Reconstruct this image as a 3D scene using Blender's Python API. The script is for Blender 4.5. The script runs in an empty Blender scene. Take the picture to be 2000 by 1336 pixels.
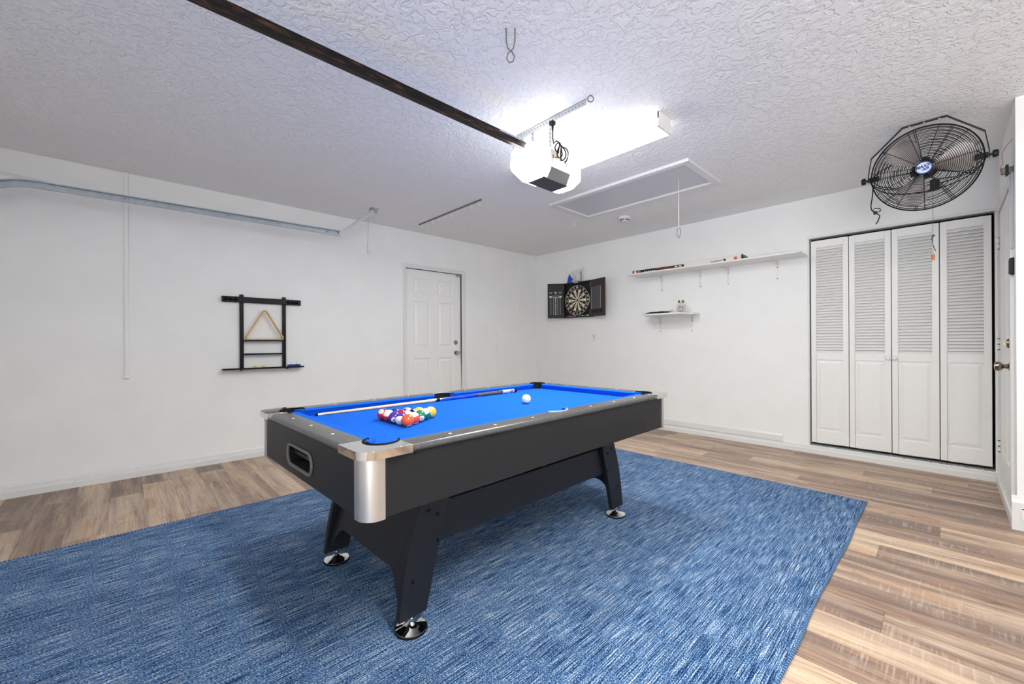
import bpy, bmesh, math, random
from mathutils import Vector as V, Matrix, Euler
random.seed(7)
PI = math.pi
sc = bpy.context.scene
COL = sc.collection
H = 2.56

# ------------------------------------------------------------------ materials
def lin(c):
    return tuple(((x/255)/12.92 if x/255 <= .04045 else ((x/255+.055)/1.055)**2.4) for x in c) + (1,)

class NT:
    def __init__(s, name):
        s.m = bpy.data.materials.new(name); s.m.use_nodes = True
        s.t = s.m.node_tree; s.n = s.t.nodes; s.l = s.t.links
        s.b = s.n['Principled BSDF']
    def add(s, typ, **kw):
        n = s.n.new(typ)
        for k, v in kw.items():
            if k.startswith('i_'):
                n.inputs[int(k[2:])].default_value = v
            else:
                setattr(n, k, v)
        return n
    def link(s, a, b): s.l.new(a, b)
    def math(s, op, a, b=None, clamp=False):
        n = s.n.new('ShaderNodeMath'); n.operation = op; n.use_clamp = clamp
        for i, x in enumerate((a, b)):
            if x is None: continue
            if isinstance(x, (int, float)): n.inputs[i].default_value = x
            else: s.l.new(x, n.inputs[i])
        return n.outputs[0]
    def pos(s):
        return s.n.new('ShaderNodeNewGeometry').outputs['Position']
    def obj(s):
        return s.n.new('ShaderNodeTexCoord').outputs['Object']
    def scale(s, vec, sx, sy, sz):
        n = s.n.new('ShaderNodeMapping'); n.inputs['Scale'].default_value = (sx, sy, sz)
        s.l.new(vec, n.inputs[0]); return n.outputs[0]
    def noise(s, vec, scale, detail=2, rough=.5, dist=0):
        n = s.n.new('ShaderNodeTexNoise'); n.inputs['Scale'].default_value = scale
        n.inputs['Detail'].default_value = detail; n.inputs['Roughness'].default_value = rough
        n.inputs['Distortion'].default_value = dist
        s.l.new(vec, n.inputs['Vector']); return n.outputs[0]
    def ramp(s, fac, stops, interp='LINEAR'):
        n = s.n.new('ShaderNodeValToRGB'); n.color_ramp.interpolation = interp
        e = n.color_ramp.elements
        while len(e) < len(stops): e.new(.5)
        for i, (p, c) in enumerate(stops):
            e[i].position = p; e[i].color = c if len(c) == 4 else tuple(c)+(1,)
        s.l.new(fac, n.inputs[0]); return n.outputs[0]
    def mix(s, fac, a, b, typ='MIX'):
        n = s.n.new('ShaderNodeMix'); n.data_type = 'RGBA'; n.blend_type = typ
        for sock, x in ((n.inputs[0], fac), (n.inputs[6], a), (n.inputs[7], b)):
            if isinstance(x, (int, float, tuple)): sock.default_value = x
            else: s.l.new(x, sock)
        return n.outputs[2]
    def bump(s, h, strength=.5, dist=.002):
        n = s.n.new('ShaderNodeBump'); n.inputs['Strength'].default_value = strength
        n.inputs['Distance'].default_value = dist
        s.l.new(h, n.inputs['Height']); s.l.new(n.outputs[0], s.b.inputs['Normal'])
    def base(s, x): 
        if isinstance(x, tuple): s.b.inputs['Base Color'].default_value = x
        else: s.l.new(x, s.b.inputs['Base Color'])

def mat(name, rgb, rough=.5, metal=0, spec=.5, noise=None, emit=None, estr=0, coat=0):
    t = NT(name); c = lin(rgb)
    t.b.inputs['Roughness'].default_value = rough
    t.b.inputs['Metallic'].default_value = metal
    t.b.inputs['Specular IOR Level'].default_value = spec
    t.b.inputs['Coat Weight'].default_value = coat
    if noise:                       # (scale, colour variation, bump distance)
        n = t.noise(t.obj(), noise[0], 4)
        lo = tuple(max(0, x*(1-noise[1])) for x in c[:3])+(1,)
        hi = tuple(min(1, x*(1+noise[1])) for x in c[:3])+(1,)
        t.base(t.ramp(n, [(.3, lo), (.7, hi)]))
        if noise[2]: t.bump(n, .5, noise[2])
    else:
        n = t.noise(t.obj(), 30, 2)
        t.base(t.ramp(n, [(.2, tuple(x*.97 for x in c[:3])+(1,)), (.8, c)]))
    if emit:
        t.b.inputs['Emission Color'].default_value = lin(emit)
        t.b.inputs['Emission Strength'].default_value = estr
    return t.m

M = {}
# painted wall, faint roller texture
t = NT('wall_paint'); t.b.inputs['Roughness'].default_value = .6; t.b.inputs['Specular IOR Level'].default_value = .25
p = t.pos(); n1 = t.noise(p, 90, 3); n2 = t.noise(p, 3.5, 3)
t.base(t.ramp(n2, [(.3, lin((236, 236, 235))), (.7, lin((240, 240, 239)))]))
t.bump(t.math('ADD', n1, t.math('MULTIPLY', n2, 3)), .25, .0012); M['wall'] = t.m
# knock-down ceiling
t = NT('knockdown_ceiling'); t.b.inputs['Roughness'].default_value = .8; t.b.inputs['Specular IOR Level'].default_value = .2
p = t.pos(); d = t.noise(p, 24, 3, .5, 1.2); e_ = t.noise(p, 70, 3, .6, .8)
pl = t.ramp(d, [(.42, (0, 0, 0)), (.54, (1, 1, 1))])
t.base(lin((240, 240, 240)))
t.bump(t.math('ADD', pl, t.math('MULTIPLY', e_, .4)), .7, .006); M['ceiling'] = t.m
M['trim'] = mat('trim_gloss_white', (226, 226, 225), .35)
M['white'] = mat('white_paint', (238, 237, 235), .4)
M['hatch'] = mat('hatch_board', (204, 206, 211), .35)
M['whitemetal'] = mat('white_enamel', (232, 232, 230), .3)

# plank floor
def floor_mat():
    t = NT('vinyl_plank'); t.b.inputs['Roughness'].default_value = .42; t.b.inputs['Specular IOR Level'].default_value = .4
    p = t.pos(); s = t.n.new('ShaderNodeSeparateXYZ'); t.link(p, s.inputs[0])
    x, y = s.outputs[0], s.outputs[1]
    W_, L_ = .182, 1.22
    yr = t.math('DIVIDE', t.math('ADD', y, 2.56+W_*60), W_)
    row = t.math('FLOOR', yr); fy = t.math('FRACT', yr)
    wn = t.add('ShaderNodeTexWhiteNoise', noise_dimensions='1D'); t.link(row, wn.inputs['W'])
    xs = t.math('DIVIDE', t.math('ADD', t.math('ADD', x, 20), t.math('MULTIPLY', wn.outputs[0], L_)), L_)
    colm = t.math('FLOOR', xs); fx = t.math('FRACT', xs)
    cmb = t.n.new('ShaderNodeCombineXYZ'); t.link(row, cmb.inputs[0]); t.link(colm, cmb.inputs[1])
    wp = t.add('ShaderNodeTexWhiteNoise', noise_dimensions='3D'); t.link(cmb.outputs[0], wp.inputs['Vector'])
    idv = wp.outputs[0]
    # grain coordinates, shifted per plank
    off = t.math('MULTIPLY', idv, 37.0)
    def coord(sx, sy):
        c = t.n.new('ShaderNodeCombineXYZ')
        t.link(t.math('MULTIPLY', x, sx), c.inputs[0]); t.link(t.math('MULTIPLY', y, sy), c.inputs[1]); t.link(off, c.inputs[2])
        return c.outputs[0]
    broad = t.noise(coord(1.1, 12), 1.0, 3, .55, .4)
    fine = t.noise(coord(4, 110), 1.0, 5, .7, .6)
    ring = t.noise(coord(1.3, 7.5), 1.0, 1, .4, .8)
    saw = t.noise(coord(110, 6), 1.0, 2, .5, .2)
    patch = t.noise(coord(2.5, 9), 1.0, 2)
    base = t.ramp(t.math('ADD', t.math('MULTIPLY', broad, .75), t.math('MULTIPLY', t.math('SUBTRACT', idv, .5), .26)),
        [(.22, lin((126, 106, 95))), (.34, lin((158, 135, 119))), (.43, lin((184, 161, 140))), (.53, lin((204, 178, 152)))])
    warm = t.noise(coord(1.6, 5), 1.7, 2)
    base = t.mix(t.ramp(warm, [(.52, (0, 0, 0)), (.72, (.6, .6, .6))]), base, lin((170, 128, 98)))
    dk = t.ramp(fine, [(.34, (.58, .56, .54)), (.46, (.90, .89, .88)), (.56, (1.04, 1.04, 1.04))])
    base = t.mix(1.0, base, dk, 'MULTIPLY')
    rg = t.math('FRACT', t.math('MULTIPLY', ring, 13))
    rl = t.ramp(rg, [(0, (.55, .5, .47)), (.07, (.62, .56, .52)), (.2, (1, 1, 1)), (1, (1, 1, 1))])
    rm = t.ramp(patch, [(.50, (0, 0, 0)), (.62, (1, 1, 1))])
    base = t.mix(t.math('MULTIPLY', rm, .75), base, t.mix(1.0, base, rl, 'MULTIPLY'))
    sm = t.math('MULTIPLY', t.ramp(saw, [(.50, (0, 0, 0)), (.66, (1, 1, 1))]), t.ramp(patch, [(.36, (1, 1, 1)), (.50, (0, 0, 0))]))
    base = t.mix(t.math('MULTIPLY', sm, .38), base, lin((198, 184, 170)))
    # seams
    sy = t.math('LESS_THAN', t.math('MULTIPLY', t.math('MINIMUM', fy, t.math('SUBTRACT', 1, fy)), W_), .0011)
    sx = t.math('LESS_THAN', t.math('MULTIPLY', t.math('MINIMUM', fx, t.math('SUBTRACT', 1, fx)), L_), .0011)
    seam = t.math('MAXIMUM', sy, sx)
    base = t.mix(t.math('MULTIPLY', seam, .55), base, lin((80, 64, 54)))
    t.base(base)
    t.bump(t.math('SUBTRACT', fine, t.math('MULTIPLY', seam, .8)), .25, .0008)
    return t.m
M['floor'] = floor_mat()

def rug_mat():
    t = NT('woven_blue_rug'); t.b.inputs['Roughness'].default_value = .9; t.b.inputs['Specular IOR Level'].default_value = .1
    p = t.pos()
    yarn = t.noise(t.scale(p, 400, 7, 1), 1, 3, .75)        # weft streaks along the rug
    wide = t.noise(t.scale(p, 90, 3.5, 1), 1, 3, .6)
    big = t.noise(t.scale(p, 7, 2, 1), 1, 2, .5)
    st = t.noise(t.scale(p, 330, 150, 1), 1, 2, .6)        # short stitches
    f = t.math('ADD', t.math('ADD', t.math('MULTIPLY', yarn, .72), t.math('MULTIPLY', wide, .14)), t.math('ADD', t.math('MULTIPLY', st, .55), t.math('MULTIPLY', big, .06)))
    c = t.ramp(f, [(.60, lin((10, 20, 38))), (.68, lin((34, 66, 112))), (.74, lin((66, 114, 168))), (.80, lin((136, 172, 208))), (.88, lin((236, 238, 238)))])
    sp = t.n.new('ShaderNodeSeparateXYZ'); t.link(p, sp.inputs[0])
    rib = t.math('SINE', t.math('ADD', t.math('MULTIPLY', sp.outputs[0], 2*PI/.0085), t.math('MULTIPLY', t.noise(p, 9, 2), 9)))
    rb = t.ramp(t.math('ADD', t.math('MULTIPLY', rib, .5), t.math('MULTIPLY', st, 1.0)), [(.1, (.42, .45, .5)), (.45, (1, 1, 1))])
    t.base(t.mix(.8, c, rb, 'MULTIPLY'))
    t.bump(t.math('ADD', yarn, st), .9, .004)
    return t.m
M['rug'] = rug_mat()
t = NT('rug_binding_yarn'); t.b.inputs['Roughness'].default_value = .9
w = t.math('SINE', t.math('MULTIPLY', (lambda s: s.outputs[1])((lambda s: (t.link(t.pos(), s.inputs[0]), s)[1])(t.n.new('ShaderNodeSeparateXYZ'))), 420))
t.base(t.mix(t.ramp(w, [(.3, (0, 0, 0)), (.8, (1, 1, 1))]), lin((34, 70, 116)), lin((124, 158, 190)))); M['binding'] = t.m

# table
t = NT('blue_felt'); t.b.inputs['Roughness'].default_value = .95; t.b.inputs['Specular IOR Level'].default_value = .1
t.b.inputs['Sheen Weight'].default_value = .08; t.b.inputs['Sheen Roughness'].default_value = .5; t.b.inputs['Sheen Tint'].default_value = lin((120, 170, 255))
nn = t.noise(t.pos(), 420, 3); t.base(t.ramp(nn, [(.3, lin((12, 86, 198))), (.7, lin((18, 104, 216)))])); t.bump(nn, .4, .0008); M['felt'] = t.m
M['apron'] = mat('black_laminate', (34, 34, 36), .45, spec=.3, noise=(260, .12, .00012))
t = NT('speckled_rail_laminate'); t.b.inputs['Roughness'].default_value = .24
nn = t.noise(t.pos(), 500, 2); t.base(t.ramp(nn, [(.42, lin((58, 57, 57))), (.62, lin((100, 99, 98)))])); t.bump(nn, .5, .0004); M['rail'] = t.m
M['leg'] = mat('black_leg_board', (20, 21, 26), .5, noise=(200, .1, .0001))
M['chrome'] = mat('polished_chrome', (232, 230, 228), .06, 1)
M['satin'] = mat('brushed_aluminium', (224, 222, 218), .38, 1)
M['black'] = mat('black_plastic', (16, 16, 18), .4, spec=.22)
M['blackrub'] = mat('black_rubber', (10, 10, 10), .75, spec=.22)
M['dark'] = mat('dark_void', (3, 3, 3), .9)
M['pocketgrey'] = mat('pocket_liner_grey', (70, 72, 76), .5)
M['rimgrey'] = mat('pale_grey_rim', (168, 172, 178), .4)
M['bolt'] = mat('black_bolt_head', (12, 12, 14), .3, .4)
M['dot'] = mat('pearl_sight_dot', (225, 222, 212), .3)
M['ivory'] = mat('ivory_white', (240, 236, 222), .12, coat=.5)
M['maple'] = mat('maple_shaft', (226, 204, 160), .3, noise=(40, .08, 0))
M['cueblue'] = mat('blue_cue_lacquer', (20, 70, 190), .12, coat=.8, noise=(14, .5, 0))
t = NT('speckled_cue_wrap'); t.b.inputs['Roughness'].default_value = .35
t.base(t.ramp(t.noise(t.obj(), 260, 2), [(.42, lin((18, 16, 20))), (.6, lin((120, 112, 118)))])); M['wrap'] = t.m
t = NT('marbled_butt'); t.b.inputs['Roughness'].default_value = .1
t.base(t.ramp(t.noise(t.obj(), 60, 2, .5, 2), [(.4, lin((20, 50, 150))), (.55, lin((220, 225, 240)))])); M['marble'] = t.m
# metal
M['galv'] = mat('galvanised_steel', (176, 182, 190), .4, .6, noise=(35, .12, 0))
M['zinc'] = mat('zinc_angle_iron', (200, 202, 206), .4, .85)
t = NT('greasy_black_rail'); t.b.inputs['Roughness'].default_value = .35; t.b.inputs['Metallic'].default_value = .5
r1 = t.noise(t.scale(t.pos(), 60, 9, 60), 1, 4, .7)
t.base(t.ramp(r1, [(.50, lin((13, 12, 13))), (.62, lin((70, 44, 30))), (.72, lin((120, 80, 55)))])); M['greasy'] = t.m
M['brass'] = mat('antique_nickel', (150, 134, 112), .2, 1)
M['nickel'] = mat('satin_nickel', (176, 172, 164), .22, 1)
M['wood'] = mat('pine_triangle', (206, 160, 88), .35, noise=(25, .15, 0))
M['rackblack'] = mat('black_lacquered_wood', (14, 14, 17), .35, spec=.22)
M['yellow'] = mat('yellow_chalk', (224, 204, 70), .8)
M['bluechalk'] = mat('blue_chalk', (20, 62, 150), .8)
M['cabwood'] = mat('dark_mahogany', (46, 24, 24), .35, noise=(30, .25, 0))
M['cabblack'] = mat('black_fibre_panel', (15, 15, 19), .6)
M['cream'] = mat('sisal_cream', (222, 212, 184), .8)
M['sisalblack'] = mat('sisal_black', (24, 18, 16), .8)
M['sisalred'] = mat('sisal_red', (140, 34, 34), .8)
M['sisalgreen'] = mat('sisal_green', (24, 92, 50), .8)
M['wire'] = mat('dartboard_wire', (220, 220, 218), .3, .8)
M['print'] = mat('white_print', (232, 232, 228), .6)
M['printblack'] = mat('black_print', (18, 18, 20), .6)
M['printblue'] = mat('blue_print', (24, 40, 150), .5)
M['badge'] = mat('pale_blue_badge', (186, 206, 240), .3)
M['badgeblue'] = mat('deep_blue_badge_rim', (22, 50, 160), .3)
M['fanblack'] = mat('black_wire', (14, 14, 15), .4, spec=.22)
M['blade'] = mat('grey_fan_blade', (176, 168, 166), .35, .3)
M['cord'] = mat('white_cord', (228, 228, 224), .7)
M['amber'] = mat('wooden_pull', (190, 112, 50), .35, noise=(50, .2, 0))
M['tan'] = mat('tan_opener_panel', (206, 194, 180), .5)
M['grey'] = mat('grey_plastic', (104, 104, 102), .5)
M['charcoal'] = mat('charcoal_plastic', (46, 48, 56), .45)
M['boxblack'] = mat('black_carton', (26, 20, 20), .6)
M['boxred'] = mat('brown_red_carton', (92, 34, 28), .6, noise=(18, .35, 0))
M['boxorange'] = mat('orange_print', (206, 84, 40), .6)
M['boxwhite'] = mat('white_carton', (226, 218, 214), .6)
M['bagblue'] = mat('blue_card', (20, 70, 190), .6)
M['redwire'] = mat('red_wire', (150, 40, 48), .5)
M['shelf'] = mat('white_melamine', (228, 227, 224), .4)
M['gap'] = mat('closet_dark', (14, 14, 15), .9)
t = NT('grey_carpet_strip'); t.b.inputs['Roughness'].default_value = 1
t.base(t.ramp(t.noise(t.pos(), 180, 2), [(.4, lin((50, 52, 54))), (.6, lin((190, 190, 190)))])); M['carpet'] = t.m
def glow(name, rgb, s):
    m = mat(name, (240, 240, 240), .4, emit=rgb, estr=s); return m
M['tube'] = glow('lit_diffuser', (252, 250, 246), 5)
M['tube_fill'] = glow('fill_diffuser', (252, 250, 246), 20)  # glow of the unseen fixture added for brightness
M['lens'] = glow('lit_opener_lens', (246, 248, 248), 9)
def clear(name, rgb, rough, alpha):
    t = NT(name); t.base(lin(rgb)); t.b.inputs['Roughness'].default_value = rough
    t.b.inputs['Alpha'].default_value = alpha; return t.m
M['clear'] = clear('clear_plastic', (235, 238, 240), .12, .28)
M['pane'] = clear('fill_pane', (240, 244, 246), .02, .06)
M['glass'] = clear('jar_glass', (225, 232, 230), .05, .3)

# ------------------------------------------------------------------ geometry
class MB:
    def __init__(s, xf=None): s.bm = bmesh.new(); s.mats = []; s.cur = 0; s.xf = xf
    def use(s, m):
        if m not in s.mats: s.mats.append(m)
        s.cur = s.mats.index(m); return s
    def faces(s, vs, fs):
        v = [s.bm.verts.new(V(q)) for q in vs]
        for f in fs:
            try:
                fa = s.bm.faces.new([v[i] for i in f]); fa.material_index = s.cur
            except ValueError: pass
        return s
    def box(s, x0, x1, y0, y1, z0, z1, mtx=None):
        vs = [V((x, y, z)) for z in (z0, z1) for y in (y0, y1) for x in (x0, x1)]
        if mtx is not None: vs = [mtx @ q for q in vs]
        return s.faces(vs, [(0, 2, 3, 1), (4, 5, 7, 6), (0, 1, 5, 4), (2, 6, 7, 3), (0, 4, 6, 2), (1, 3, 7, 5)])
    def loft(s, rings, close=True, cap=True):
        n = len(rings[0]); vs = [q for r in rings for q in r]; fs = []
        for i in range(len(rings)-1):
            for j in range(n if close else n-1):
                k = (j+1) % n; fs.append((i*n+j, i*n+k, (i+1)*n+k, (i+1)*n+j))
        if cap:
            fs.append(tuple(reversed(range(n)))); fs.append(tuple((len(rings)-1)*n+j for j in range(n)))
        return s.faces(vs, fs)
    def prism(s, poly, h0, h1, f=lambda a, b, h: (a, b, h)):
        return s.loft([[f(a, b, h0) for a, b in poly], [f(a, b, h1) for a, b in poly]])
    def lathe(s, prof, c=(0, 0, 0), axis=(0, 0, 1), seg=24, cap=True):
        c = V(c); ax = V(axis).normalized(); q = ax.to_track_quat('Z', 'Y')
        rings = []
        for r, h in prof:
            r = max(r, 1e-5)
            rings.append([c+q @ V((r*math.cos(2*PI*i/seg), r*math.sin(2*PI*i/seg), h)) for i in range(seg)])
        return s.loft(rings, cap=cap)
    def cyl(s, a, b, r, seg=12, r2=None):
        a = V(a); b = V(b); L = (b-a).length
        return s.lathe([(r, 0), (r if r2 is None else r2, L)], a, b-a, seg)
    def tube(s, pts, r, seg=6, closed=False):
        P = [V(q) for q in pts]; n = len(P); rings = []; up = None
        for i in range(n):
            if closed: d = P[(i+1) % n]-P[i-1]
            else: d = P[min(i+1, n-1)]-P[max(i-1, 0)]
            d.normalize()
            if up is None:
                up = V((0, 0, 1)) if abs(d.z) < .9 else V((1, 0, 0))
            sd = d.cross(up)
            if sd.length < 1e-4: sd = d.orthogonal()
            sd.normalize(); up = sd.cross(d).normalized()
            rr = r[i] if isinstance(r, (list, tuple)) else r
            rings.append([P[i]+rr*(math.cos(2*PI*j/seg)*sd+math.sin(2*PI*j/seg)*up) for j in range(seg)])
        if closed: rings.append(rings[0]); return s.loft(rings, cap=False)
        return s.loft(rings)
    def ring(s, c, u, w, R, r, seg=48, ts=6, a0=0, a1=2*PI):
        c = V(c); u = V(u); w = V(w); full = abs(a1-a0-2*PI) < 1e-6
        k = seg if full else seg+1
        return s.tube([c+R*(math.cos(a0+(a1-a0)*i/seg)*u+math.sin(a0+(a1-a0)*i/seg)*w) for i in range(k)], r, ts, full)
    def disc(s, c, n, r, h, seg=24): return s.lathe([(r, 0), (r, h)], c, n, seg)

LOC = {}
def build(mb, name, m, parent=None, smooth=False, bevel=0, bseg=2, loc=None):
    bm = mb.bm
    if mb.xf is not None: bmesh.ops.transform(bm, matrix=mb.xf, verts=bm.verts)
    if m is not None and not mb.mats: mb.mats = [m]
    if parent is not None:
        bmesh.ops.transform(bm, matrix=LOC[parent.name].inverted(), verts=bm.verts)
        org = Matrix.Identity(4)
        lm = LOC[parent.name]
    else:
        xs = [v.co for v in bm.verts]
        if loc is None:
            loc = V(((min(q.x for q in xs)+max(q.x for q in xs))/2, (min(q.y for q in xs)+max(q.y for q in xs))/2, min(q.z for q in xs)))
        org = Matrix.Translation(loc); bmesh.ops.transform(bm, matrix=org.inverted(), verts=bm.verts); lm = org
    bmesh.ops.remove_doubles(bm, verts=bm.verts, dist=1e-6)
    bmesh.ops.recalc_face_normals(bm, faces=bm.faces)
    me = bpy.data.meshes.new(name); bm.to_mesh(me); bm.free()
    for x in mb.mats: me.materials.append(x)
    o = bpy.data.objects.new(name, me); COL.objects.link(o)
    if parent is not None: o.parent = parent
    else: o.location = loc
    LOC[o.name] = lm
    if smooth:
        for f in me.polygons: f.use_smooth = True
        me.set_sharp_from_angle(angle=math.radians(40))
    if bevel:
        b = o.modifiers.new('Bevel', 'BEVEL'); b.width = bevel; b.segments = bseg; b.limit_method = 'ANGLE'
        b.harden_normals = False
    return o
def tag(o, label=None, cat=None, group=None, kind=None):
    if label: o['label'] = label
    if cat: o['category'] = cat
    if group: o['group'] = group
    if kind: o['kind'] = kind
    return o
def thing(name, loc, label, cat, group=None, rot=None):
    o = bpy.data.objects.new(name, None); COL.objects.link(o); o.empty_display_size = .05
    o.location = loc
    m = Matrix.Translation(V(loc))
    if rot is not None:
        o.rotation_euler = rot; m = m @ Euler(rot).to_matrix().to_4x4()
    LOC[o.name] = m
    return tag(o, label, cat, group)
def copy_thing(o, loc, rot=None):
    r = o.copy(); COL.objects.link(r); r.location = loc
    if rot is not None: r.rotation_euler = rot
    for ch in list(o.children):
        c = ch.copy(); COL.objects.link(c); c.parent = r
        for g in list(ch.children):
            d_ = g.copy(); COL.objects.link(d_); d_.parent = c
    return r
def struct(name, mb, m, label=None, parent=None, **k):
    o = build(mb, name, m, parent, **k)
    if parent is None: o['kind'] = 'structure'; o['category'] = name.rsplit('_', 1)[0] if '_' in name else name; 
    if label: o['label'] = label
    return o
def text(body, size, org, xd, yd, m, name, parent, ext=.0004, align='CENTER', shear=0, offs=0):
    cu = bpy.data.curves.new('lettering_curve', 'FONT'); cu.body = body; cu.size = size; cu.align_x = align; cu.align_y = 'CENTER'
    cu.extrude = ext; cu.shear = shear; cu.resolution_u = 3; cu.offset = offs
    ob = bpy.data.objects.new('lettering_temp', cu); COL.objects.link(ob)
    dg = bpy.context.evaluated_depsgraph_get(); me = bpy.data.meshes.new_from_object(ob.evaluated_get(dg))
    bpy.data.objects.remove(ob); bpy.data.curves.remove(cu)
    mb = MB(); mb.bm.from_mesh(me); bpy.data.meshes.remove(me)
    xd = V(xd).normalized(); yd = V(yd).normalized(); zd = xd.cross(yd)
    mtx = Matrix((xd, yd, zd)).transposed().to_4x4(); mtx.translation = V(org)
    bmesh.ops.transform(mb.bm, matrix=mtx, verts=mb.bm.verts)
    for f in mb.bm.faces: f.material_index = 0
    if name is None: return mb
    return build(mb, name, m, parent)

# ------------------------------------------------------------------ camera
F = 803.285; TH = .81417; ROLL = -.00482
cam = bpy.data.cameras.new('camera'); co = bpy.data.objects.new('camera', cam); COL.objects.link(co); sc.camera = co
cam.sensor_width = 36; cam.lens = F/2000*36; cam.shift_y = 1.18/2000; cam.clip_start = .02
fwd = V((-math.sin(TH), math.cos(TH), 0)); rt = V((math.cos(TH), math.sin(TH), 0)); up = V((0, 0, 1))
r2 = rt*math.cos(ROLL)+up*math.sin(ROLL); u2 = up*math.cos(ROLL)-rt*math.sin(ROLL)
CAM = V((4.73217, -5.0304, 1.12054))
mm = Matrix((r2, u2, -fwd)).transposed().to_4x4(); mm.translation = CAM; co.matrix_world = mm

# ------------------------------------------------------------------ room shell
XR, YJ, XE, YF = 5.012, -1.18, 7.9, -6.6
mb = MB().box(-.1, XE+.1, YF-.1, .8, -.1, 0); struct('floor', mb, M['floor'], 'grey-brown wood-look plank floor', loc=(0, 0, 0))
mb = MB().box(-.1, XE+.1, YF-.1, .8, H, H+.1); struct('ceiling', mb, M['ceiling'], 'white knock-down textured ceiling', loc=(0, 0, H))
# left wall with side door opening
DY0, DY1, DZ = -2.42, -1.545, 2.085
mb = MB().box(-.1, 0, YF-.1, DY0, 0, H).box(-.1, 0, DY1, .1, 0, H).box(-.1, 0, DY0, DY1, DZ, H)
struct('wall_left', mb, M['wall'], 'white painted wall with the side door')
# back wall with closet opening
CX0, CX1, CZ0, CZ1 = 3.775, 4.992, .075, 2.15
mb = MB().box(0, CX0, 0, .1, 0, H).box(CX1, XR+.1, 0, .1, 0, H).box(CX0, CX1, 0, .1, CZ1, H).box(CX0, CX1, 0, .1, 0, CZ0)
struct('wall_back', mb, M['wall'], 'white painted wall with dartboard, shelves and closet')
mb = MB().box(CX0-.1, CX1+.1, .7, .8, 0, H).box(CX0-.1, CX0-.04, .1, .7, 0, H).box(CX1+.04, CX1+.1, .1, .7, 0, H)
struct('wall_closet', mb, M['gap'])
mb = MB().box(CX0+.001, CX1-.001, .001, .7, CZ0, CZ0+.01); struct('trim_carpet', mb, M['carpet'], 'grey speckled carpet strip under the closet doors')
# right wall with door
RY0, RY1 = -.985, -.165
mb = MB().box(XR, XR+.1, RY1, .1, 0, H).box(XR, XR+.1, YJ, RY0, 0, H).box(XR, XR+.1, RY0, RY1, 2.10, H).box(XR, XR+.1, RY0, RY1, 0, .075)
struct('wall_right', mb, M['wall'], 'short white wall holding the panelled entry door')
mb = MB().box(XR+.1, XE+.1, YJ, YJ+.1, 0, H); mb.box(XR+.1, XR+.2, YJ+.1, .1, 0, H)
struct('wall_jog', mb, M['wall'], 'white wall facing the camera at the right edge')
mb = MB().box(XE, XE+.1, YF, YJ, 0, H); struct('wall_east', mb, M['wall'])
WX0, WX1, WZ0, WZ1 = 5.0, 7.7, .15, 2.35
mb = MB().box(0, .4, YF-.1, YF, 0, H).box(4.8, WX0, YF-.1, YF, 0, H).box(WX1, XE, YF-.1, YF, 0, H).box(WX0, WX1, YF-.1, YF, 0, WZ0).box(WX0, WX1, YF-.1, YF, WZ1, H).box(.4, 4.8, YF-.1, YF, 2.2, H)
struct('wall_front', mb, M['wall'])
mb = MB()
for k in range(4):
    mb.box(.4, 4.8, YF-.07, YF-.03, .01+k*.5475, .545+k*.5475)
    for j in range(7): mb.box(.5+j*.61, 1.02+j*.61, YF-.032, YF-.022, .09+k*.5475, .46+k*.5475)
struct('door_4', mb, M['white'], 'white sectional garage door behind the camera', bevel=.004)
mb = MB()
for j in range(2): x = WX0+j*(WX1-WX0-.05); mb.box(x, x+.05, YF-.07, YF-.02, WZ0, WZ1)
for z in (WZ0, WZ1-.05): mb.box(WX0, WX1, YF-.07, YF-.02, z, z+.05)
gd = struct('fill_window_1', mb, M['trim'], 'added unseen window behind the camera that brightens the room')  # unseen opening added to let fill light into the room
mb = MB().box(WX0+.02, WX1-.02, YF-.048, YF-.045, WZ0+.02, WZ1-.02); build(mb, 'pane', M['pane'], gd)
pl = bpy.data.lights.new('fill_portal', 'AREA'); pl.shape = 'RECTANGLE'; pl.size = WX1-WX0; pl.size_y = WZ1-WZ0; pl.cycles.is_portal = True  # guides sampling of the light through the added window
plo = bpy.data.objects.new('fill_portal', pl); COL.objects.link(plo)
plo.matrix_world = Matrix(((1, 0, 0, (WX0+WX1)/2), (0, 0, -1, YF-.09), (0, 1, 0, (WZ0+WZ1)/2), (0, 0, 0, 1)))

# baseboards and curbs
def curb_prof(d, h): return [(0, 0), (d, 0), (d, h-.008), (d-.008, h), (0, h)]
def run(poly, y0, y1, f): 
    mb = MB(); mb.loft([[f(a, b, y0) for a, b in poly], [f(a, b, y1) for a, b in poly]]); return mb
mb = run([(0, 0), (.036, 0), (.036, .046), (.03, .05), (.012, .05), (.012, .077), (.004, .092), (0, .095)], YF, DY0-.04, lambda a, b, t_: (a, t_, b))
struct('baseboard_left', mb, M['trim'], 'white two-step baseboard along the left wall')
mb = run([(0, 0), (.036, 0), (.036, .046), (.03, .05), (.012, .05), (.012, .077), (.004, .092), (0, .095)], DY1+.04, -.0, lambda a, b, t_: (a, t_, b))
struct('baseboard_corner', mb, M['trim'])
mb = run([(0, 0), (.036, 0), (.036, .042), (.028, .05), (.02, .05), (.02, .066), (0, .07)], .036, XR, lambda a, b, t_: (t_, -a, b))
struct('trim_1', mb, M['trim'], 'white curb moulding at the foot of the back wall')
mb = run([(0, .072), (.014, .072), (.014, .13), (.006, .146), (0, .148)], .02, 3.54, lambda a, b, t_: (t_, -a, b))
struct('baseboard_back', mb, M['trim'], 'white baseboard above the curb, ending short of the closet', bevel=.001)
mb = run([(0, 0), (.022, 0), (.022, .062), (.014, .07), (0, .07)], YJ-.0, -.036, lambda a, b, t_: (XR-a, t_, b))
struct('trim_2', mb, M['trim'], 'white curb below the entry door')
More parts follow.
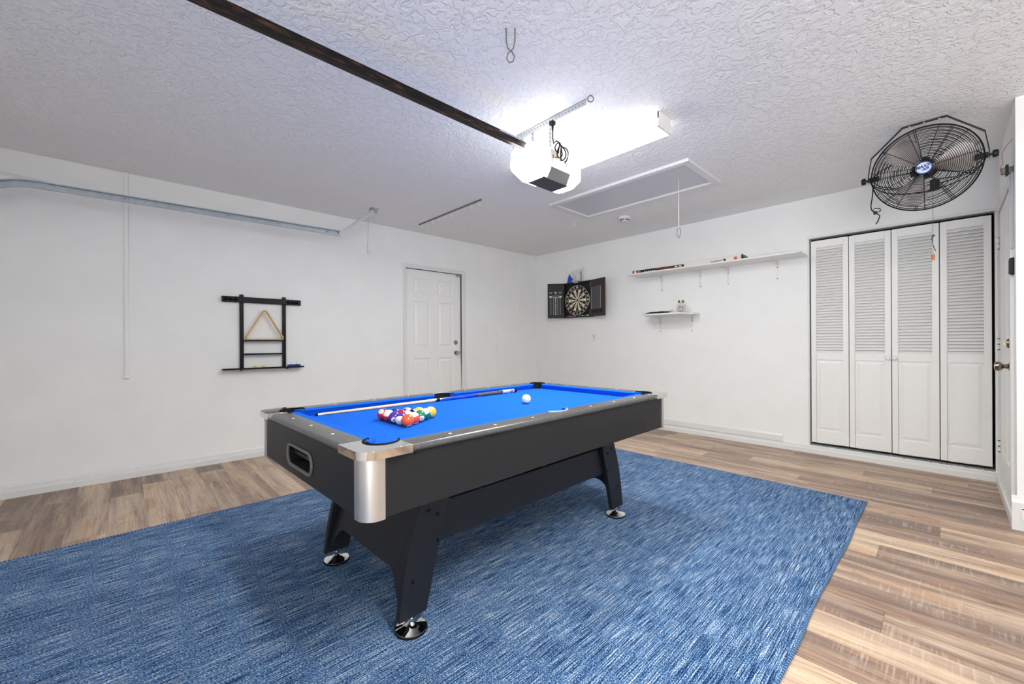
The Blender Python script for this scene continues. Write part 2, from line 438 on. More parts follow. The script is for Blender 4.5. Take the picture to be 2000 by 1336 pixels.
mb = run([(0, 0), (.022, 0), (.022, .162), (.012, .18), (.006, .20), (0, .2)], XR-.022, XE, lambda a, b, t_: (t_, YJ-a, b))
struct('baseboard_jog', mb, M['trim'], 'tall white baseboard at the right edge')
mb = run([(0, 0), (.012, 0), (.012, .1), (0, .1)], YF, YJ, lambda a, b, t_: (XE-a, t_, b)) if False else MB().box(XE-.012, XE, YF, YJ, 0, .1); struct('baseboard_east', mb, M['trim'])

mb = MB().box(-.14, -.1, DY0-.1, DY1+.1, 0, H); struct('wall_outer', mb, M['white'])  # unseen backing added to block light leaking round the side door
mb = MB().box(XR+.06, XR+.1, RY0-.1, RY1+.1, 0, H); struct('wall_lightblock', mb, M['gap'])  # near-black backing added behind the entry door against light leaks
# ------------------------------------------------------------------ side door (left wall)
mb = MB()
for a0, a1, b0, b1 in ((DY0-.04, DY0, 0, DZ+.05), (DY1, DY1+.07, 0, DZ+.05)):
    mb.box(-.06, .012, a0, a1, b0, b1)
mb.box(-.06, .012, DY0, DY1, DZ, DZ+.05)
struct('trim_3', mb, M['trim'], 'white casing round the side door', bevel=.003)
def six_panel(mb, u0, u1, z0, z1, f, dd=.006):
    # f(u, z, d): d is how far the surface sticks out towards the room
    W = u1-u0; s_ = .115*W/.8
    cols = [(u0+s_, u0+W/2-s_*.45), (u0+W/2+s_*.45, u1-s_)]
    hh = z1-z0; rows = [(z0+.10*hh, z0+.44*hh), (z0+.505*hh, z0+.80*hh), (z0+.845*hh, z0+.945*hh)]
    for c0, c1 in cols:
        for r0, r1 in rows:
            # sunk groove then raised field
            def rect(i): return [(c0+i, r0+i), (c1-i, r0+i), (c1-i, r1-i), (c0+i, r1-i)]
            lv = [(0, 0), (.012, -dd), (.028, -dd), (.048, -.001)]
            mb.loft([[f(u, z, d_) for u, z in rect(i)] for i, d_ in lv], cap=False)
            mb.faces([f(u, z, -.001) for u, z in rect(.048)], [(0, 1, 2, 3)])
    us = sorted({u0, u1, *[c for q in cols for c in q]}); zs = sorted({z0, z1, *[c for q in rows for c in q]})
    for i in range(len(us)-1):
        for j in range(len(zs)-1):
            if any(abs(us[i]-c0) < 1e-6 for c0, _ in cols) and any(abs(zs[j]-r0) < 1e-6 for r0, _ in rows): continue
            mb.faces([f(us[i], zs[j], 0), f(us[i+1], zs[j], 0), f(us[i+1], zs[j+1], 0), f(us[i], zs[j+1], 0)], [(0, 1, 2, 3)])
    mb.faces([f(u, z, d_) for d_ in (0, -.035) for u, z in ((u0, z0), (u1, z0), (u1, z1), (u0, z1))],
             [(0, 1, 5, 4), (1, 2, 6, 5), (2, 3, 7, 6), (3, 0, 4, 7), (4, 5, 6, 7)])
mb = MB(); six_panel(mb, DY0+.0015, DY1-.0015, .012, DZ-.004, lambda u, z, d_: (-.022+d_, u, z), .011)
d1 = struct('door_1', mb, M['white'], 'white six-panel side door with nickel knob and deadbolt')
mb = MB().lathe([(.0, 0), (.032, 0), (.032, .004), (.014, .008), (.011, .03), (.022, .04), (.029, .055), (.024, .068), (.0, .072)], (-.022, -1.628, .982), (1, 0, 0), 20)
tag(build(mb, 'knob', M['nickel'], d1, smooth=True), 'satin nickel knob')
mb = MB().lathe([(.0, 0), (.03, 0), (.03, .008), (.024, .014), (0, .014)], (-.022, -1.632, 1.126), (1, 0, 0), 20).box(-.01, .006, -1.637, -1.627, 1.108, 1.144)
tag(build(mb, 'deadbolt', M['brass'], d1, smooth=True), 'dark nickel deadbolt')
mb = MB().box(-.02, .006, DY1-.085, DY1-.012, DZ-.035, DZ-.012)
tag(build(mb, 'door_contact', M['nickel'], d1, bevel=.002), 'small grey contact sensor at the top corner')

# ------------------------------------------------------------------ entry door (right wall)
mb = MB()
for a0, a1, b0, b1 in ((RY0-.06, RY0, .07, 2.16), (RY1, RY1+.05, .07, 2.16), (RY0, RY1, 2.10, 2.16)):
    mb.box(XR-.014, XR+.06, a0, a1, b0, b1)
struct('trim_4', mb, M['trim'], 'white casing round the entry door', bevel=.003)
mb = MB(); six_panel(mb, RY0+.004, RY1-.004, .085, 2.09, lambda u, z, d_: (XR-.004-d_, u, z), .006)
d2 = struct('door_2', mb, M['white'], 'white panelled entry door beside the closet with brass knob')
mb = MB().lathe([(.0, 0), (.032, 0), (.032, .004), (.016, .012), (.012, .028), (.024, .036), (.032, .05), (.026, .066), (.0, .07)], (XR-.004, -.90, .952), (-1, 0, 0), 24)
tag(build(mb, 'knob', M['brass'], d2, smooth=True), 'round antique brass knob')
mb = MB().lathe([(.0, 0), (.031, 0), (.031, .008), (.026, .016), (0, .016)], (XR-.004, -.90, 1.10), (-1, 0, 0), 24).box(XR-.030, XR-.02, -.903, -.897, 1.088, 1.112)
tag(build(mb, 'deadbolt', M['brass'], d2, smooth=True), 'antique brass deadbolt')
for z in (.31, 1.09, 1.86):
    mb = MB().use(M['white']).cyl((XR-.012, RY1+.004, z-.045), (XR-.012, RY1+.004, z+.045), .006, 10)
    mb.use(M['brass'])
    for k in (-.042, 0, .042): mb.cyl((XR-.012, RY1+.004, z+k-.004), (XR-.012, RY1+.004, z+k+.004), .0075, 10)
    tag(build(mb, 'hinge', None, d2, smooth=True), 'painted hinge with bare brass knuckles')

# ------------------------------------------------------------------ closet
mb = MB()
mb.box(CX0-.012, CX1+.012, -.012, .05, CZ1-.002, CZ1+.018)
mb.box(CX0-.012, CX0+.002, -.008, .05, CZ0, CZ1)
struct('trim_5', mb, M['trim'], 'thin white frame round the closet opening', bevel=.002)
edges = [CX0+.01, 4.084, 4.384, 4.686, CX1-.014]
names = ['left-most louvred closet leaf beside the shelf wall', 'second louvred closet leaf from the left, with round knob',
         'third louvred closet leaf, with round knob, behind the hanging wooden pull', 'right-most louvred closet leaf beside the entry door']
for k in range(4):
    x0, x1 = edges[k]+.0025, edges[k+1]-.0025; z0, z1 = .108, 2.122; yf, yb = .012, .04
    st = .042
    mb = MB().box(x0, x0+st, yf, yb, z0, z1).box(x1-st, x1, yf, yb, z0, z1)
    mb.box(x0+st, x1-st, yf, yb, z0, z0+.125).box(x0+st, x1-st, yf, yb, z1-.07, z1).box(x0+st, x1-st, yf, yb, .935, 1.005)
    o = struct('door_%d' % (k+5), mb, M['white'], names[k], bevel=.002)
    o['category'] = 'door'
    # louvres
    lz0, lz1 = 1.005, z1-.07; nl = 38; mb = MB()
    for i in range(nl):
        zc = lz0+(i+.5)*(lz1-lz0)/nl
        w, th = .0172, .0026
        mtx = Matrix.Translation((0, (yf+yb)/2+.001, zc)) @ Matrix.Rotation(math.radians(50), 4, 'X')
        mb.box(x0+st-.002, x1-st+.002, -w, w, -th, th, mtx)
    build(mb, 'louvre_slats', M['white'], o)
    # raised panel
    u0, u1, p0, p1 = x0+st, x1-st, z0+.125, .935
    rect = lambda i: [(u0+i, p0+i), (u1-i, p0+i), (u1-i, p1-i), (u0+i, p1-i)]
    mb = MB(); mb.loft([[(u, yf+d_, z) for u, z in rect(i)] for i, d_ in ((0, .009), (.012, .009), (.034, .002))], cap=False)
    mb.faces([(u, yf+.002, z) for u, z in rect(.034)], [(0, 1, 2, 3)]); mb.faces([(u, yf+.02, z) for u, z in rect(0)], [(0, 1, 2, 3)])
    build(mb, 'raised_panel', M['white'], o)
    if k in (1, 2):
        kx = x1-.022 if k == 1 else x0+.018
        mb = MB().lathe([(.0, 0), (.012, 0), (.010, .012), (.017, .022), (.018, .03), (.012, .038), (0, .04)], (kx, yf, .965), (0, -1, 0), 20)
        build(mb, 'knob', M['whitemetal'], o, smooth=True)

# ------------------------------------------------------------------ rug
mb = MB()
RX0, RX1, RY0_, RY1_ = 1.40, 4.345, -6.1, -1.285
n = 60; top = []
ys = [RY0_+(RY1_-RY0_)*i/n for i in range(n+1)]
wob = lambda y: .004*math.sin(y*5.1)+.002*math.sin(y*11.3)
prev = None
for i in range(n):
    a, b = ys[i], ys[i+1]
    vs = []
    for yy in (a, b):
        for xx, zz in ((RX0, 0), (RX0, .007), (RX1+wob(yy), .007), (RX1+wob(yy), 0)): vs.append((xx, yy, zz))
    mb.faces(vs, [(1, 2, 6, 5), (0, 1, 5, 4), (2, 3, 7, 6)])
mb.faces([(RX0, RY1_, 0), (RX0, RY1_, .007), (RX1+wob(RY1_), RY1_, .007), (RX1+wob(RY1_), RY1_, 0)], [(0, 1, 2, 3)])
mb.faces([(RX0, RY0_, 0), (RX0, RY0_, .007), (RX1+wob(RY0_), RY0_, .007), (RX1+wob(RY0_), RY0_, 0)], [(0, 1, 2, 3)])
rug = build(mb, 'area_rug', M['rug'], loc=V((2.87, -3.7, 0)))
tag(rug, 'large blue woven area rug under the pool table', 'rug')
for xx, w_ in ((RX0, 0), (RX1, 1)):
    mb = MB(); mb.tube([(xx+(wob(y) if w_ else 0), y, .005) for y in ys], .0055, 6)
    build(mb, 'binding', M['binding'], rug, smooth=True)
mb = MB(); 
for i in range(190):
    x = RX0+.01+i*(RX1-RX0-.02)/189
    mb.cyl((x, RY1_-.004, .004), (x+random.uniform(-.003, .003), RY1_+.006+random.random()*.005, .002), .004, 5, .002)
build(mb, 'fringe_edge', M['rug'], rug)

# ------------------------------------------------------------------ pool table
N0 = V((3.5082, -4.4954)); AL = .0236
TL, TW = 2.05, 1.1362
ex = V((-math.sin(AL), math.cos(AL), 0)); ny = V((-math.cos(AL), -math.sin(AL), 0))
TX = Matrix((ex, ny, V((0, 0, 1)))).transposed().to_4x4(); TX.translation = V((N0.x, N0.y, 0))
ctr = TX @ V((TL/2, TW/2, 0)); ZR, ZB = .015, .569   # rug offset handled in feet
tb = thing('pool_table', (ctr.x, ctr.y, .007), 'black pool table with blue felt and chrome corners on the blue rug', 'pool table', rot=(0, 0, PI/2+AL))
TM = lambda: MB(TX)
ZT = .785; ZC = .748
RI = .078   # rail laminate inner edge
NO = .118   # cushion nose
PC = .058   # pocket radius
cor = [(.108, .108), (TL-.108, .108), (.108, TW-.108), (TL-.108, TW-.108)]
sid = [(TL/2, .072), (TL/2, TW-.072)]
# bed
mb = TM(); 
def circ(c, r, a0, a1, n_): return [(c[0]+r*math.cos(a0+(a1-a0)*i/n_), c[1]+r*math.sin(a0+(a1-a0)*i/n_)) for i in range(n_+1)]
bi = .108; r_ = .050
outl = []
outl += list(reversed(circ((bi-.01, bi-.01), r_, 0, PI/2, 8)))
outl = [(bi-.01+r_*math.cos(a), bi-.01+r_*math.sin(a)) for a in [PI/2-PI/2*i/8 for i in range(9)]]
outl += [(TL/2-.055, bi-.02)]+[(TL/2+.05*math.cos(a), bi-.03+.045*math.sin(a)) for a in [PI-PI*i/8 for i in range(9)]]+[(TL/2+.055, bi-.02)]
outl += [(TL-bi+.01+r_*math.cos(a), bi-.01+r_*math.sin(a)) for a in [PI-PI/2*i/8 for i in range(9)]]
outl += [(TL-bi+.01+r_*math.cos(a), TW-bi+.01+r_*math.sin(a)) for a in [PI*1.5-PI/2*i/8 for i in range(9)]]
outl += [(TL/2+.055, TW-bi+.02)]+[(TL/2+.05*math.cos(a), TW-bi+.03-.045*math.sin(a)) for a in [PI*i/8 for i in range(9)]]+[(TL/2-.055, TW-bi+.02)]
outl += [(bi-.01+r_*math.cos(a), TW-bi+.01+r_*math.sin(a)) for a in [2*PI-PI/2*i/8 for i in range(9)]]
mb.prism(outl, ZC-.02, ZC)
tag(build(mb, 'playing_bed', M['felt'], tb), 'bright blue felt bed')
# cushions: profile (offset from edge, z)
prof = [(RI-.004, ZT-.001), (RI+.012, ZT), (NO-.004, ZT-.002), (NO, ZT-.006), (NO-.012, ZC+.016), (NO-.02, ZC-.004), (RI-.004, ZC-.004)]
g1 = .162; g2 = .083   # corner / side mouth gaps
def cushion(side, s0, s1, k0, k1):
    # along coordinate s; k: how much the nose is cut back at each end
    mb = TM(); rings = []
    for s_, kk in ((s0, k0), (s1, -k1)):
        ring = []
        for o_, z in prof:
            ss = s_+kk*(o_-RI)/(NO-RI)
            if side == 'near': q = (ss, o_, z)
            elif side == 'far': q = (ss, TW-o_, z)
            elif side == 'end0': q = (o_, ss, z)
            else: q = (TL-o_, ss, z)
            ring.append(q)
        rings.append(ring)
    mb.loft(rings); return build(mb, 'cushion', M['felt'], tb, smooth=True)
for sd_ in ('near', 'far'):
    cushion(sd_, g1-.035, TL/2-g2+.012, .04, .012); cushion(sd_, TL/2+g2-.012, TL-g1+.035, .012, .04)
for sd_ in ('end0', 'end1'): cushion(sd_, g1-.035, TW-g1+.035, .04, .04)
# rails (laminate), rounded outer top edge
def rail(side, s0, s1):
    pr = [(RI, ZT), (0, ZT), (-.008, ZT-.003), (-.013, ZT-.010), (-.013, ZT-.018), (-.008, ZT-.024), (0, ZT-.026), (RI, ZT-.030)]
    mb = TM(); rings = []
    for s_ in (s0, s1):
        rings.append([{'near': (s_, o_, z), 'far': (s_, TW-o_, z), 'end0': (o_, s_, z), 'end1': (TL-o_, s_, z)}[side] for o_, z in pr])
    mb.loft(rings); return build(mb, 'rail', M['rail'], tb, smooth=True)
rail('end0', .15, TW-.15); rail('end1', .15, TW-.15)
for sd_ in ('near', 'far'):
    # two halves plus a bridge behind the side pocket, scalloped
    rail(sd_, .15, TL/2-.066); rail(sd_, TL/2+.066, TL-.15)
    mb = TM(); pts = []
    for i in range(17):
        a = PI*i/16; pts.append((TL/2-.066*math.cos(a)*1.0, RI-.038*math.sin(a)))
    o2 = lambda b: b if sd_ == 'near' else TW-b
    pr = [(.036, ZT), (0, ZT), (-.008, ZT-.003), (-.013, ZT-.010), (-.013, ZT-.018), (-.008, ZT-.024), (0, ZT-.026), (.036, ZT-.030)]
    mb.loft([[(s_, o2(o_), z) for o_, z in pr] for s_ in (TL/2-.066, TL/2+.066)])
    poly = [(TL/2-.066, .036), (TL/2+.066, .036)]+[(q[0], q[1]) for q in reversed(pts)]
    mb.prism([(a, o2(b)) for a, b in poly], ZT-.030, ZT)
    build(mb, 'rail_bridge', M['rail'], tb)
    mb = TM(); mb.tube([(q[0], o2(q[1]), ZT+.001) for q in pts], .004, 8)
    tag(build(mb, 'side_pocket_rim', M['rimgrey'], tb, smooth=True), 'grey crescent rim of the side pocket')
    mb = TM(); ins = [(q[0], o2(q[1]+.001), ZT-.004) for q in pts]; low = [(q[0], o2(q[1]+.001), ZC-.06) for q in pts]
    mb.loft([ins, low], close=False, cap=False); mb.prism([(TL/2-.07, o2(.02)), (TL/2+.07, o2(.02)), (TL/2+.07, o2(.14)), (TL/2-.07, o2(.14))], ZC-.065, ZC-.06)
    build(mb, 'side_pocket', M['dark'], tb)
# sight dots
def dots(side, lst, off=.036):
    for s_ in lst:
        c = {'near': (s_, off), 'far': (s_, TW-off), 'end0': (off, s_), 'end1': (TL-off, s_)}[side]
        mb = TM().lathe([(.0065, 0), (.0055, .0006)], (c[0], c[1], ZT), (0, 0, 1), 14)
        build(mb, 'sight_dot', M['dot'], tb)
Lq = TL-2*NO
for sd_ in ('near', 'far'): dots(sd_, [NO+Lq*k/8 for k in (1, 2, 3, 5, 6, 7)])
for sd_ in ('end0', 'end1'): dots(sd_, [NO+(TW-2*NO)*k/4 for k in (1, 2, 3)])
# corner castings
for ci, (sx, sy) in enumerate(((0, 0), (1, 0), (0, 1), (1, 1))):
    fx = (lambda a: a) if sx == 0 else (lambda a: TL-a)
    fy = (lambda b: b) if sy == 0 else (lambda b: TW-b)
    E_ = .155; R_ = .05; o_ = .02; pc = (.108, .108); pr_ = .06
    outer = [(E_, -o_)]+[(-o_+R_-R_*math.sin(a), -o_+R_-R_*math.cos(a)) for a in [PI/2*i/10 for i in range(11)]]+[(-o_, E_)]
    arc = [(pc[0]+pr_*math.cos(a), pc[1]+pr_*math.sin(a)) for a in [math.radians(108+(342-108)*i/22) for i in range(23)]]
    # cap plate outline: outer edge then in along the rail end, round the pocket, back out
    poly = outer+[(RI+.004, E_)]+[q for q in arc if q[0] <= E_ and q[1] <= E_]+[(E_, RI+.004)]
    mb = TM(); mb.prism([(fx(a), fy(b)) for a, b in poly], ZT-.024, ZT+.003)
    tag(build(mb, 'corner_cap', M['chrome'], tb, smooth=True, bevel=.003), 'polished chrome corner casting')
    mb = TM(); mb.tube([(fx(a), fy(b), ZT+.003) for a, b in arc], .0036, 8)
    build(mb, 'pocket_rim', M['blackrub'], tb, smooth=True)
    mb = TM(); full = [(pc[0]+(pr_-.002)*math.cos(a), pc[1]+(pr_-.002)*math.sin(a)) for a in [math.radians(90+(360-90)*i/22) for i in range(23)]]
    mb.loft([[(fx(a), fy(b), ZT) for a, b in full], [(fx(a), fy(b), ZC-.075) for a, b in full]], close=False, cap=False)
    mb.prism([(fx(a), fy(b)) for a, b in [(pc[0]+pr_*math.cos(k*PI/10), pc[1]+pr_*math.sin(k*PI/10)) for k in range(20)]], ZC-.08, ZC-.075)
    build(mb, 'corner_pocket', M['dark'], tb)
    # column below the cap
    mb = TM(); Rc = .052; oc = .006
    out = [(Rc+.012, -oc)]+[(-oc+Rc-Rc*math.sin(a), -oc+Rc-Rc*math.cos(a)) for a in [PI/2*i/12 for i in range(13)]]+[(-oc, Rc+.012)]
    inn = [(.012, Rc+.012), (.012, .012), (Rc+.012, .012)]
    mb.prism([(fx(a), fy(b)) for a, b in out+inn], ZB-.004, ZT-.024)
    tag(build(mb, 'corner_column', M['satin'], tb, smooth=True), 'rounded brushed-metal corner column')
# apron
th_ = .018; za, zt = ZB, ZT-.026
mb = TM(); mb.box(.042, TL-.042, 0, th_, za, zt); build(mb, 'apron', M['apron'], tb)
mb = TM(); mb.box(.042, TL-.042, TW-th_, TW, za, zt); build(mb, 'apron', M['apron'], tb)
# near end apron with the ball return opening
hb0, hb1, hz0, hz1 = .452, .740, .608, .692
def stadium(b0, b1, z0, z1, n_=8):
    r = (z1-z0)/2*.92; pts = []
    for cx_, cz_, a0 in ((b1-r, z1-r, 0), (b0+r, z1-r, PI/2), (b0+r, z0+r, PI), (b1-r, z0+r, 1.5*PI)):
        pts += [(cx_+r*math.cos(a0+PI/2*i/n_), cz_+r*math.sin(a0+PI/2*i/n_)) for i in range(n_+1)]
    return pts
mb = TM(); S_ = stadium(hb0, hb1, hz0, hz1)
vs = [(0, b, z) for b, z in S_]; 
q4 = [(TW-.042, zt), (.042, zt), (.042, za), (TW-.042, za)]
n_ = 9
for dpt in (0, th_):
    for qi in range(4):
        c = q4[qi]; arc = S_[qi*n_:(qi+1)*n_]
        for i in range(len(arc)-1): mb.faces([(dpt, c[0], c[1]), (dpt, *arc[i]), (dpt, *arc[i+1])], [(0, 1, 2)])
        c2 = q4[(qi+1) % 4]; nx = S_[((qi+1)*n_) % len(S_)]
        mb.faces([(dpt, c[0], c[1]), (dpt, *arc[-1]), (dpt, *nx), (dpt, c2[0], c2[1])], [(0, 1, 2, 3)])
mb.loft([[(0, b, z) for b, z in q4], [(th_, b, z) for b, z in q4]], cap=False)
mb.loft([[(0, b, z) for b, z in S_], [(th_, b, z) for b, z in S_]], cap=False)
build(mb, 'apron', M['apron'], tb)
mb = TM(); mb.tube([(-.002, b, z) for b, z in S_], .0065, 8, True)
br = build(mb, 'ball_return', M['grey'], tb, smooth=True); tag(br, 'black oval ball return opening with grey rim')
mb = TM(); So = stadium(hb0+.002, hb1-.002, hz0+.002, hz1-.002)
mb.loft([[(.004, b, z) for b, z in So], [(.16, b, z) for b, z in So]], cap=False); mb.faces([(.16, b, z) for b, z in So], [tuple(range(len(So)))])
build(mb, 'return_chute', M['dark'], br)
mb = TM(); mb.box(TL-th_, TL, .042, TW-.042, za, zt); build(mb, 'apron', M['apron'], tb)
mb = TM(); mb.box(th_, TL-th_, th_, TW-th_, ZC-.1, ZC-.085); mb.box(.16, TL-.16, .16, TW-.16, ZC-.04, ZC-.021); build(mb, 'underframe', M['leg'], tb)
for s_ in (.177, .522, .868, 1.21, 1.555, 1.895):
    for b_, dr in ((0, -1), (TW, 1)):
        mb = TM().lathe([(.0045, 0), (.004, .0015)], (s_, b_, .750), (0, dr, 0), 10); build(mb, 'screw', M['bolt'], tb)
for b_ in (.254, .595, .937):
    for a_, dr in ((0, -1), (TL, 1)):
        mb = TM().lathe([(.0045, 0), (.004, .0015)], (a_, b_, .750), (dr, 0, 0), 10); build(mb, 'screw', M['bolt'], tb)
# legs
BN = .19; LT = .028
outc = [(.355, ZB), (.32, .482), (.286, .39), (.258, .298), (.236, .19), (.218, .062)]
inc = [(.339, .062), (.372, .19), (.402, .30), (.43, .39), (.452, .482), (.462, ZB)]
for fa in (0, 1):
    A_ = (lambda a: a) if fa == 0 else (lambda a: TL-a)
    for fb in (0, 1):
        B_ = (lambda b: b) if fb == 0 else (lambda b: TW-b)
        mb = TM(); poly = outc+inc
        mb.loft([[(A_(a), B_(BN), z) for a, z in poly], [(A_(a), B_(BN+LT), z) for a, z in poly]])
        lg = build(mb, 'leg', M['leg'], tb, bevel=.002)
        # bolts on the outer face
        for a, z in ((.352, .453), (.394, .428), (.394, .32), (.278, .196)):
            mb = TM().lathe([(.0075, 0), (.0065, .004), (.003, .0045)], (A_(a), B_(BN), z), (0, -1 if fb == 0 else 1, 0), 12)
            build(mb, 'bolt', M['bolt'], lg)
        # levelling foot
        cx_, cy_ = A_(.279), B_(BN+.016)
        mb = TM().lathe([(.046, .007), (.061, .007), (.063, .012), (.061, .016), (.0, .016)], (cx_, cy_, 0), (0, 0, 1), 40)
        ft = build(mb, 'foot_pad', M['blackrub'], lg, smooth=True)
        mb = TM().lathe([(.060, .0155), (.0595, .018), (.034, .027), (.014, .036), (.012, .04), (.010, .041), (.010, .064)], (cx_, cy_, 0), (0, 0, 1), 48)
        mb.lathe([(.015, .045), (.015, .055)], (cx_, cy_, 0), (0, 0, 1), 6)
        tag(build(mb, 'levelling_foot', M['chrome'], lg, smooth=True), 'shiny chrome levelling disc')
    # end board leaning with the legs, arched at the bottom
    lean = lambda z: .258+(.375-.258)*max(0, (z-.20))/(ZB-.20) if z > .2 else .258-(.2-z)*.22
    pts = [(BN+LT, ZB), (BN+LT, .10), (BN+LT+.012, .10), (.275, .16), (.305, .195), (.325, .206), (.345, .209)]
    sym = pts+[(TW-b, z) for b, z in reversed(pts)]
    mb = TM(); mb.loft([[(A_(lean(z)), b, z) for b, z in sym], [(A_(lean(z)+.02), b, z) for b, z in sym]])
    build(mb, 'end_board', M['leg'], tb)
for fb in (0, 1):
    B_ = (lambda b: b) if fb == 0 else (lambda b: TW-b)
    mb = TM(); mb.box(.395, TL-.395, B_(BN+LT-.001), B_(BN+LT+.018), .298, .460)
    build(mb, 'stretcher_board', M['leg'], tb, bevel=.001)

# ------------------------------------------------------------------ balls
BR = .0282
def tw(a, b, z): return TX @ V((a, b, z))
def ball_base(color, stripe):
    t = NT('ball_'+str(color)+('_stripe' if stripe else '')); t.b.inputs['Roughness'].default_value = .08; t.b.inputs['Coat Weight'].default_value = .6
    s = t.n.new('ShaderNodeSeparateXYZ'); t.link(t.obj(), s.inputs[0])
    c = lin(color); iv = lin((240, 234, 216))
    if stripe:
        m_ = t.math('LESS_THAN', t.math('ABSOLUTE', s.outputs[2]), BR*.52)
        b = t.mix(m_, iv, c)
    else: b = c
    spot = t.math('GREATER_THAN', s.outputs[0], BR*.885); t.base(t.mix(spot, b, iv)); return t.m
COLS = {1: (244, 190, 30), 2: (16, 50, 150), 3: (200, 30, 26), 4: (74, 44, 150), 5: (246, 88, 20), 6: (12, 124, 84), 7: (160, 24, 40), 8: (16, 14, 16)}
NM = {1: 'yellow', 2: 'blue', 3: 'red', 4: 'purple', 5: 'orange', 6: 'green', 7: 'crimson', 8: 'black', 9: 'yellow', 10: 'blue', 11: 'red', 12: 'purple', 13: 'orange-red', 14: 'green', 15: 'crimson'}
COLS2 = {11: (206, 40, 24), 13: (236, 70, 36)}
place = {}
a0_, bm_ = .392, .531; dd = BR*2+.0003
rows = [[3, 11, 4, 12, 5], [2, 7, 15, 13], [10, 8, 6], [9, 14], [1]]
for r, row in enumerate(rows):
    for j, nb in enumerate(row):
        bb = bm_+dd*((len(row)-1)/2-j)
        place[nb] = tw(a0_+r*dd*.866, bb, ZC+BR)
toC = lambda p_: (CAM-p_).normalized()
# number direction (towards camera, right, up) and stripe-pole hint
face = {3: (.75, -.35, .55), 11: (-.5, .6, -.2), 4: (.9, -.15, -.45), 12: (-.6, .7, -.1), 5: (.25, .25, -.93), 13: (-.2, -.9, -.3), 2: (-.8, .1, -.3),
        7: (-.8, .3, -.3), 15: (-.5, .5, -.3), 10: (.8, .2, .55), 8: (.45, .45, .77), 6: (.88, .38, -.45), 9: (-.6, -.5, .1), 14: (-.5, .3, -.6), 1: (.6, -.45, .66)}
pole = {11: (.55, -.15, .75), 12: (.75, -.25, -.5), 13: (.35, -.1, .95), 15: (.35, .55, .75), 10: (-.3, .2, .9), 9: (.5, .75, -.1), 14: (.6, -.2, .75)}
where = {3: 'at the left corner of the rack', 11: 'second along the front-left row, right of the red three', 4: 'in the middle of the near row, its number low',
         12: 'beside the orange ball, its white side low', 5: 'nearest the camera at the rack corner', 13: 'just behind and right of the orange ball',
         2: 'behind the red three', 7: 'in the middle of the rack left of centre', 15: 'in the middle of the rack behind the orange ball',
         10: 'at the far edge of the rack, number up', 8: 'in the centre back of the rack', 6: 'on the right side, its number low', 9: 'at the far right behind the green balls',
         14: 'between the green six and the yellow apex ball', 1: 'at the right apex of the rack'}
for nb, pos in place.items():
    base_c = COLS2.get(nb, COLS[nb if nb < 9 else nb-8]); st_ = nb > 8
    m_ = ball_base(base_c, st_)
    tc = toC(pos); rr = tc.cross(V((0, 0, 1))).normalized()*-1; uu = rr.cross(tc)*-1
    rr = V((0, 0, 1)).cross(tc).normalized(); uu = tc.cross(rr)
    d_ = face[nb]; X_ = (tc*d_[0]+rr*d_[1]+uu*d_[2]).normalized()
    pz = pole.get(nb, (0, 0, 1)); Z0 = (tc*pz[0]+rr*pz[1]+uu*pz[2])
    if st_:      # pole wins, number slides onto the band
        Z_ = Z0.normalized(); X_ = (X_-Z_*X_.dot(Z_)).normalized()
    else:
        Z_ = (Z0-X_*Z0.dot(X_)).normalized()
    Y_ = Z_.cross(X_)
    mb = MB(); bmesh.ops.create_uvsphere(mb.bm, u_segments=40, v_segments=24, radius=BR)
    R_m = Matrix((X_, Y_, Z_)).transposed()
    name = 'striped_ball' if st_ else 'solid_ball'
    me = bpy.data.meshes.new(name); mb.bm.to_mesh(me); mb.bm.free(); me.materials.append(m_)
    for f in me.polygons: f.use_smooth = True
    o = bpy.data.objects.new(name, me); COL.objects.link(o); o.location = pos; o.rotation_euler = R_m.to_euler()
    LOC[o.name] = Matrix.Translation(pos) @ R_m.to_4x4()
    kind = 'white ball with %s stripe' % NM[nb] if st_ else 'solid %s ball' % NM[nb]
    tag(o, '%s %s' % (kind, where[nb]), 'pool ball', 'racked pool balls on the blue felt')
    # numeral wrapped onto the spot
    tm = text(str(nb), .0125, (0, 0, 0), (0, 1, 0), (0, 0, 1), M['printblack'], None, None, 0, offs=.0003)
    for v in tm.bm.verts:
        q = V((BR, v.co.y, v.co.z)); v.co = q.normalized()*(BR+.00025)
    bmesh.ops.transform(tm.bm, matrix=LOC[o.name], verts=tm.bm.verts)
    build(tm, 'number', M['printblack'], o)
mb = MB(); bmesh.ops.create_uvsphere(mb.bm, u_segments=40, v_segments=24, radius=BR); cp = tw(1.262, .512, ZC+BR)
bmesh.ops.translate(mb.bm, vec=cp, verts=mb.bm.verts)
o = build(mb, 'cue_ball', M['ivory'], smooth=True); tag(o, 'plain white cue ball alone on the far half of the felt', 'pool ball')

# cue stick
A = tw(.202, .998, ZC+.0068); B = tw(1.625, .962, ZC+.0150); dv = (B-A); L_ = dv.length; dn = dv.normalized()
cu = thing('cue_stick', (A+B)/2-V((0, 0, .015)), 'blue and maple pool cue lying along the far cushion', 'cue')
def seg(f0, f1, m, nm, extra=0, lab=None):
    r0 = .0062+(.0148-.0062)*f0**1.2; r1 = .0062+(.0148-.0062)*f1**1.2
    mb = MB().cyl(A+dv*f0, A+dv*f1, r0+extra, 16, r1+extra); o_ = build(mb, nm, m, cu, smooth=True)
    if lab: o_['label'] = lab
seg(0, .008, M['black'], 'tip', lab='dark leather tip'); seg(.008, .03, M['ivory'], 'ferrule', lab='white ferrule')
seg(.03, .50, M['maple'], 'shaft', lab='pale maple shaft'); seg(.50, .506, M['chrome'], 'joint_ring', .0006); seg(.506, .526, M['black'], 'joint_collar', .0003, 'black joint collar')
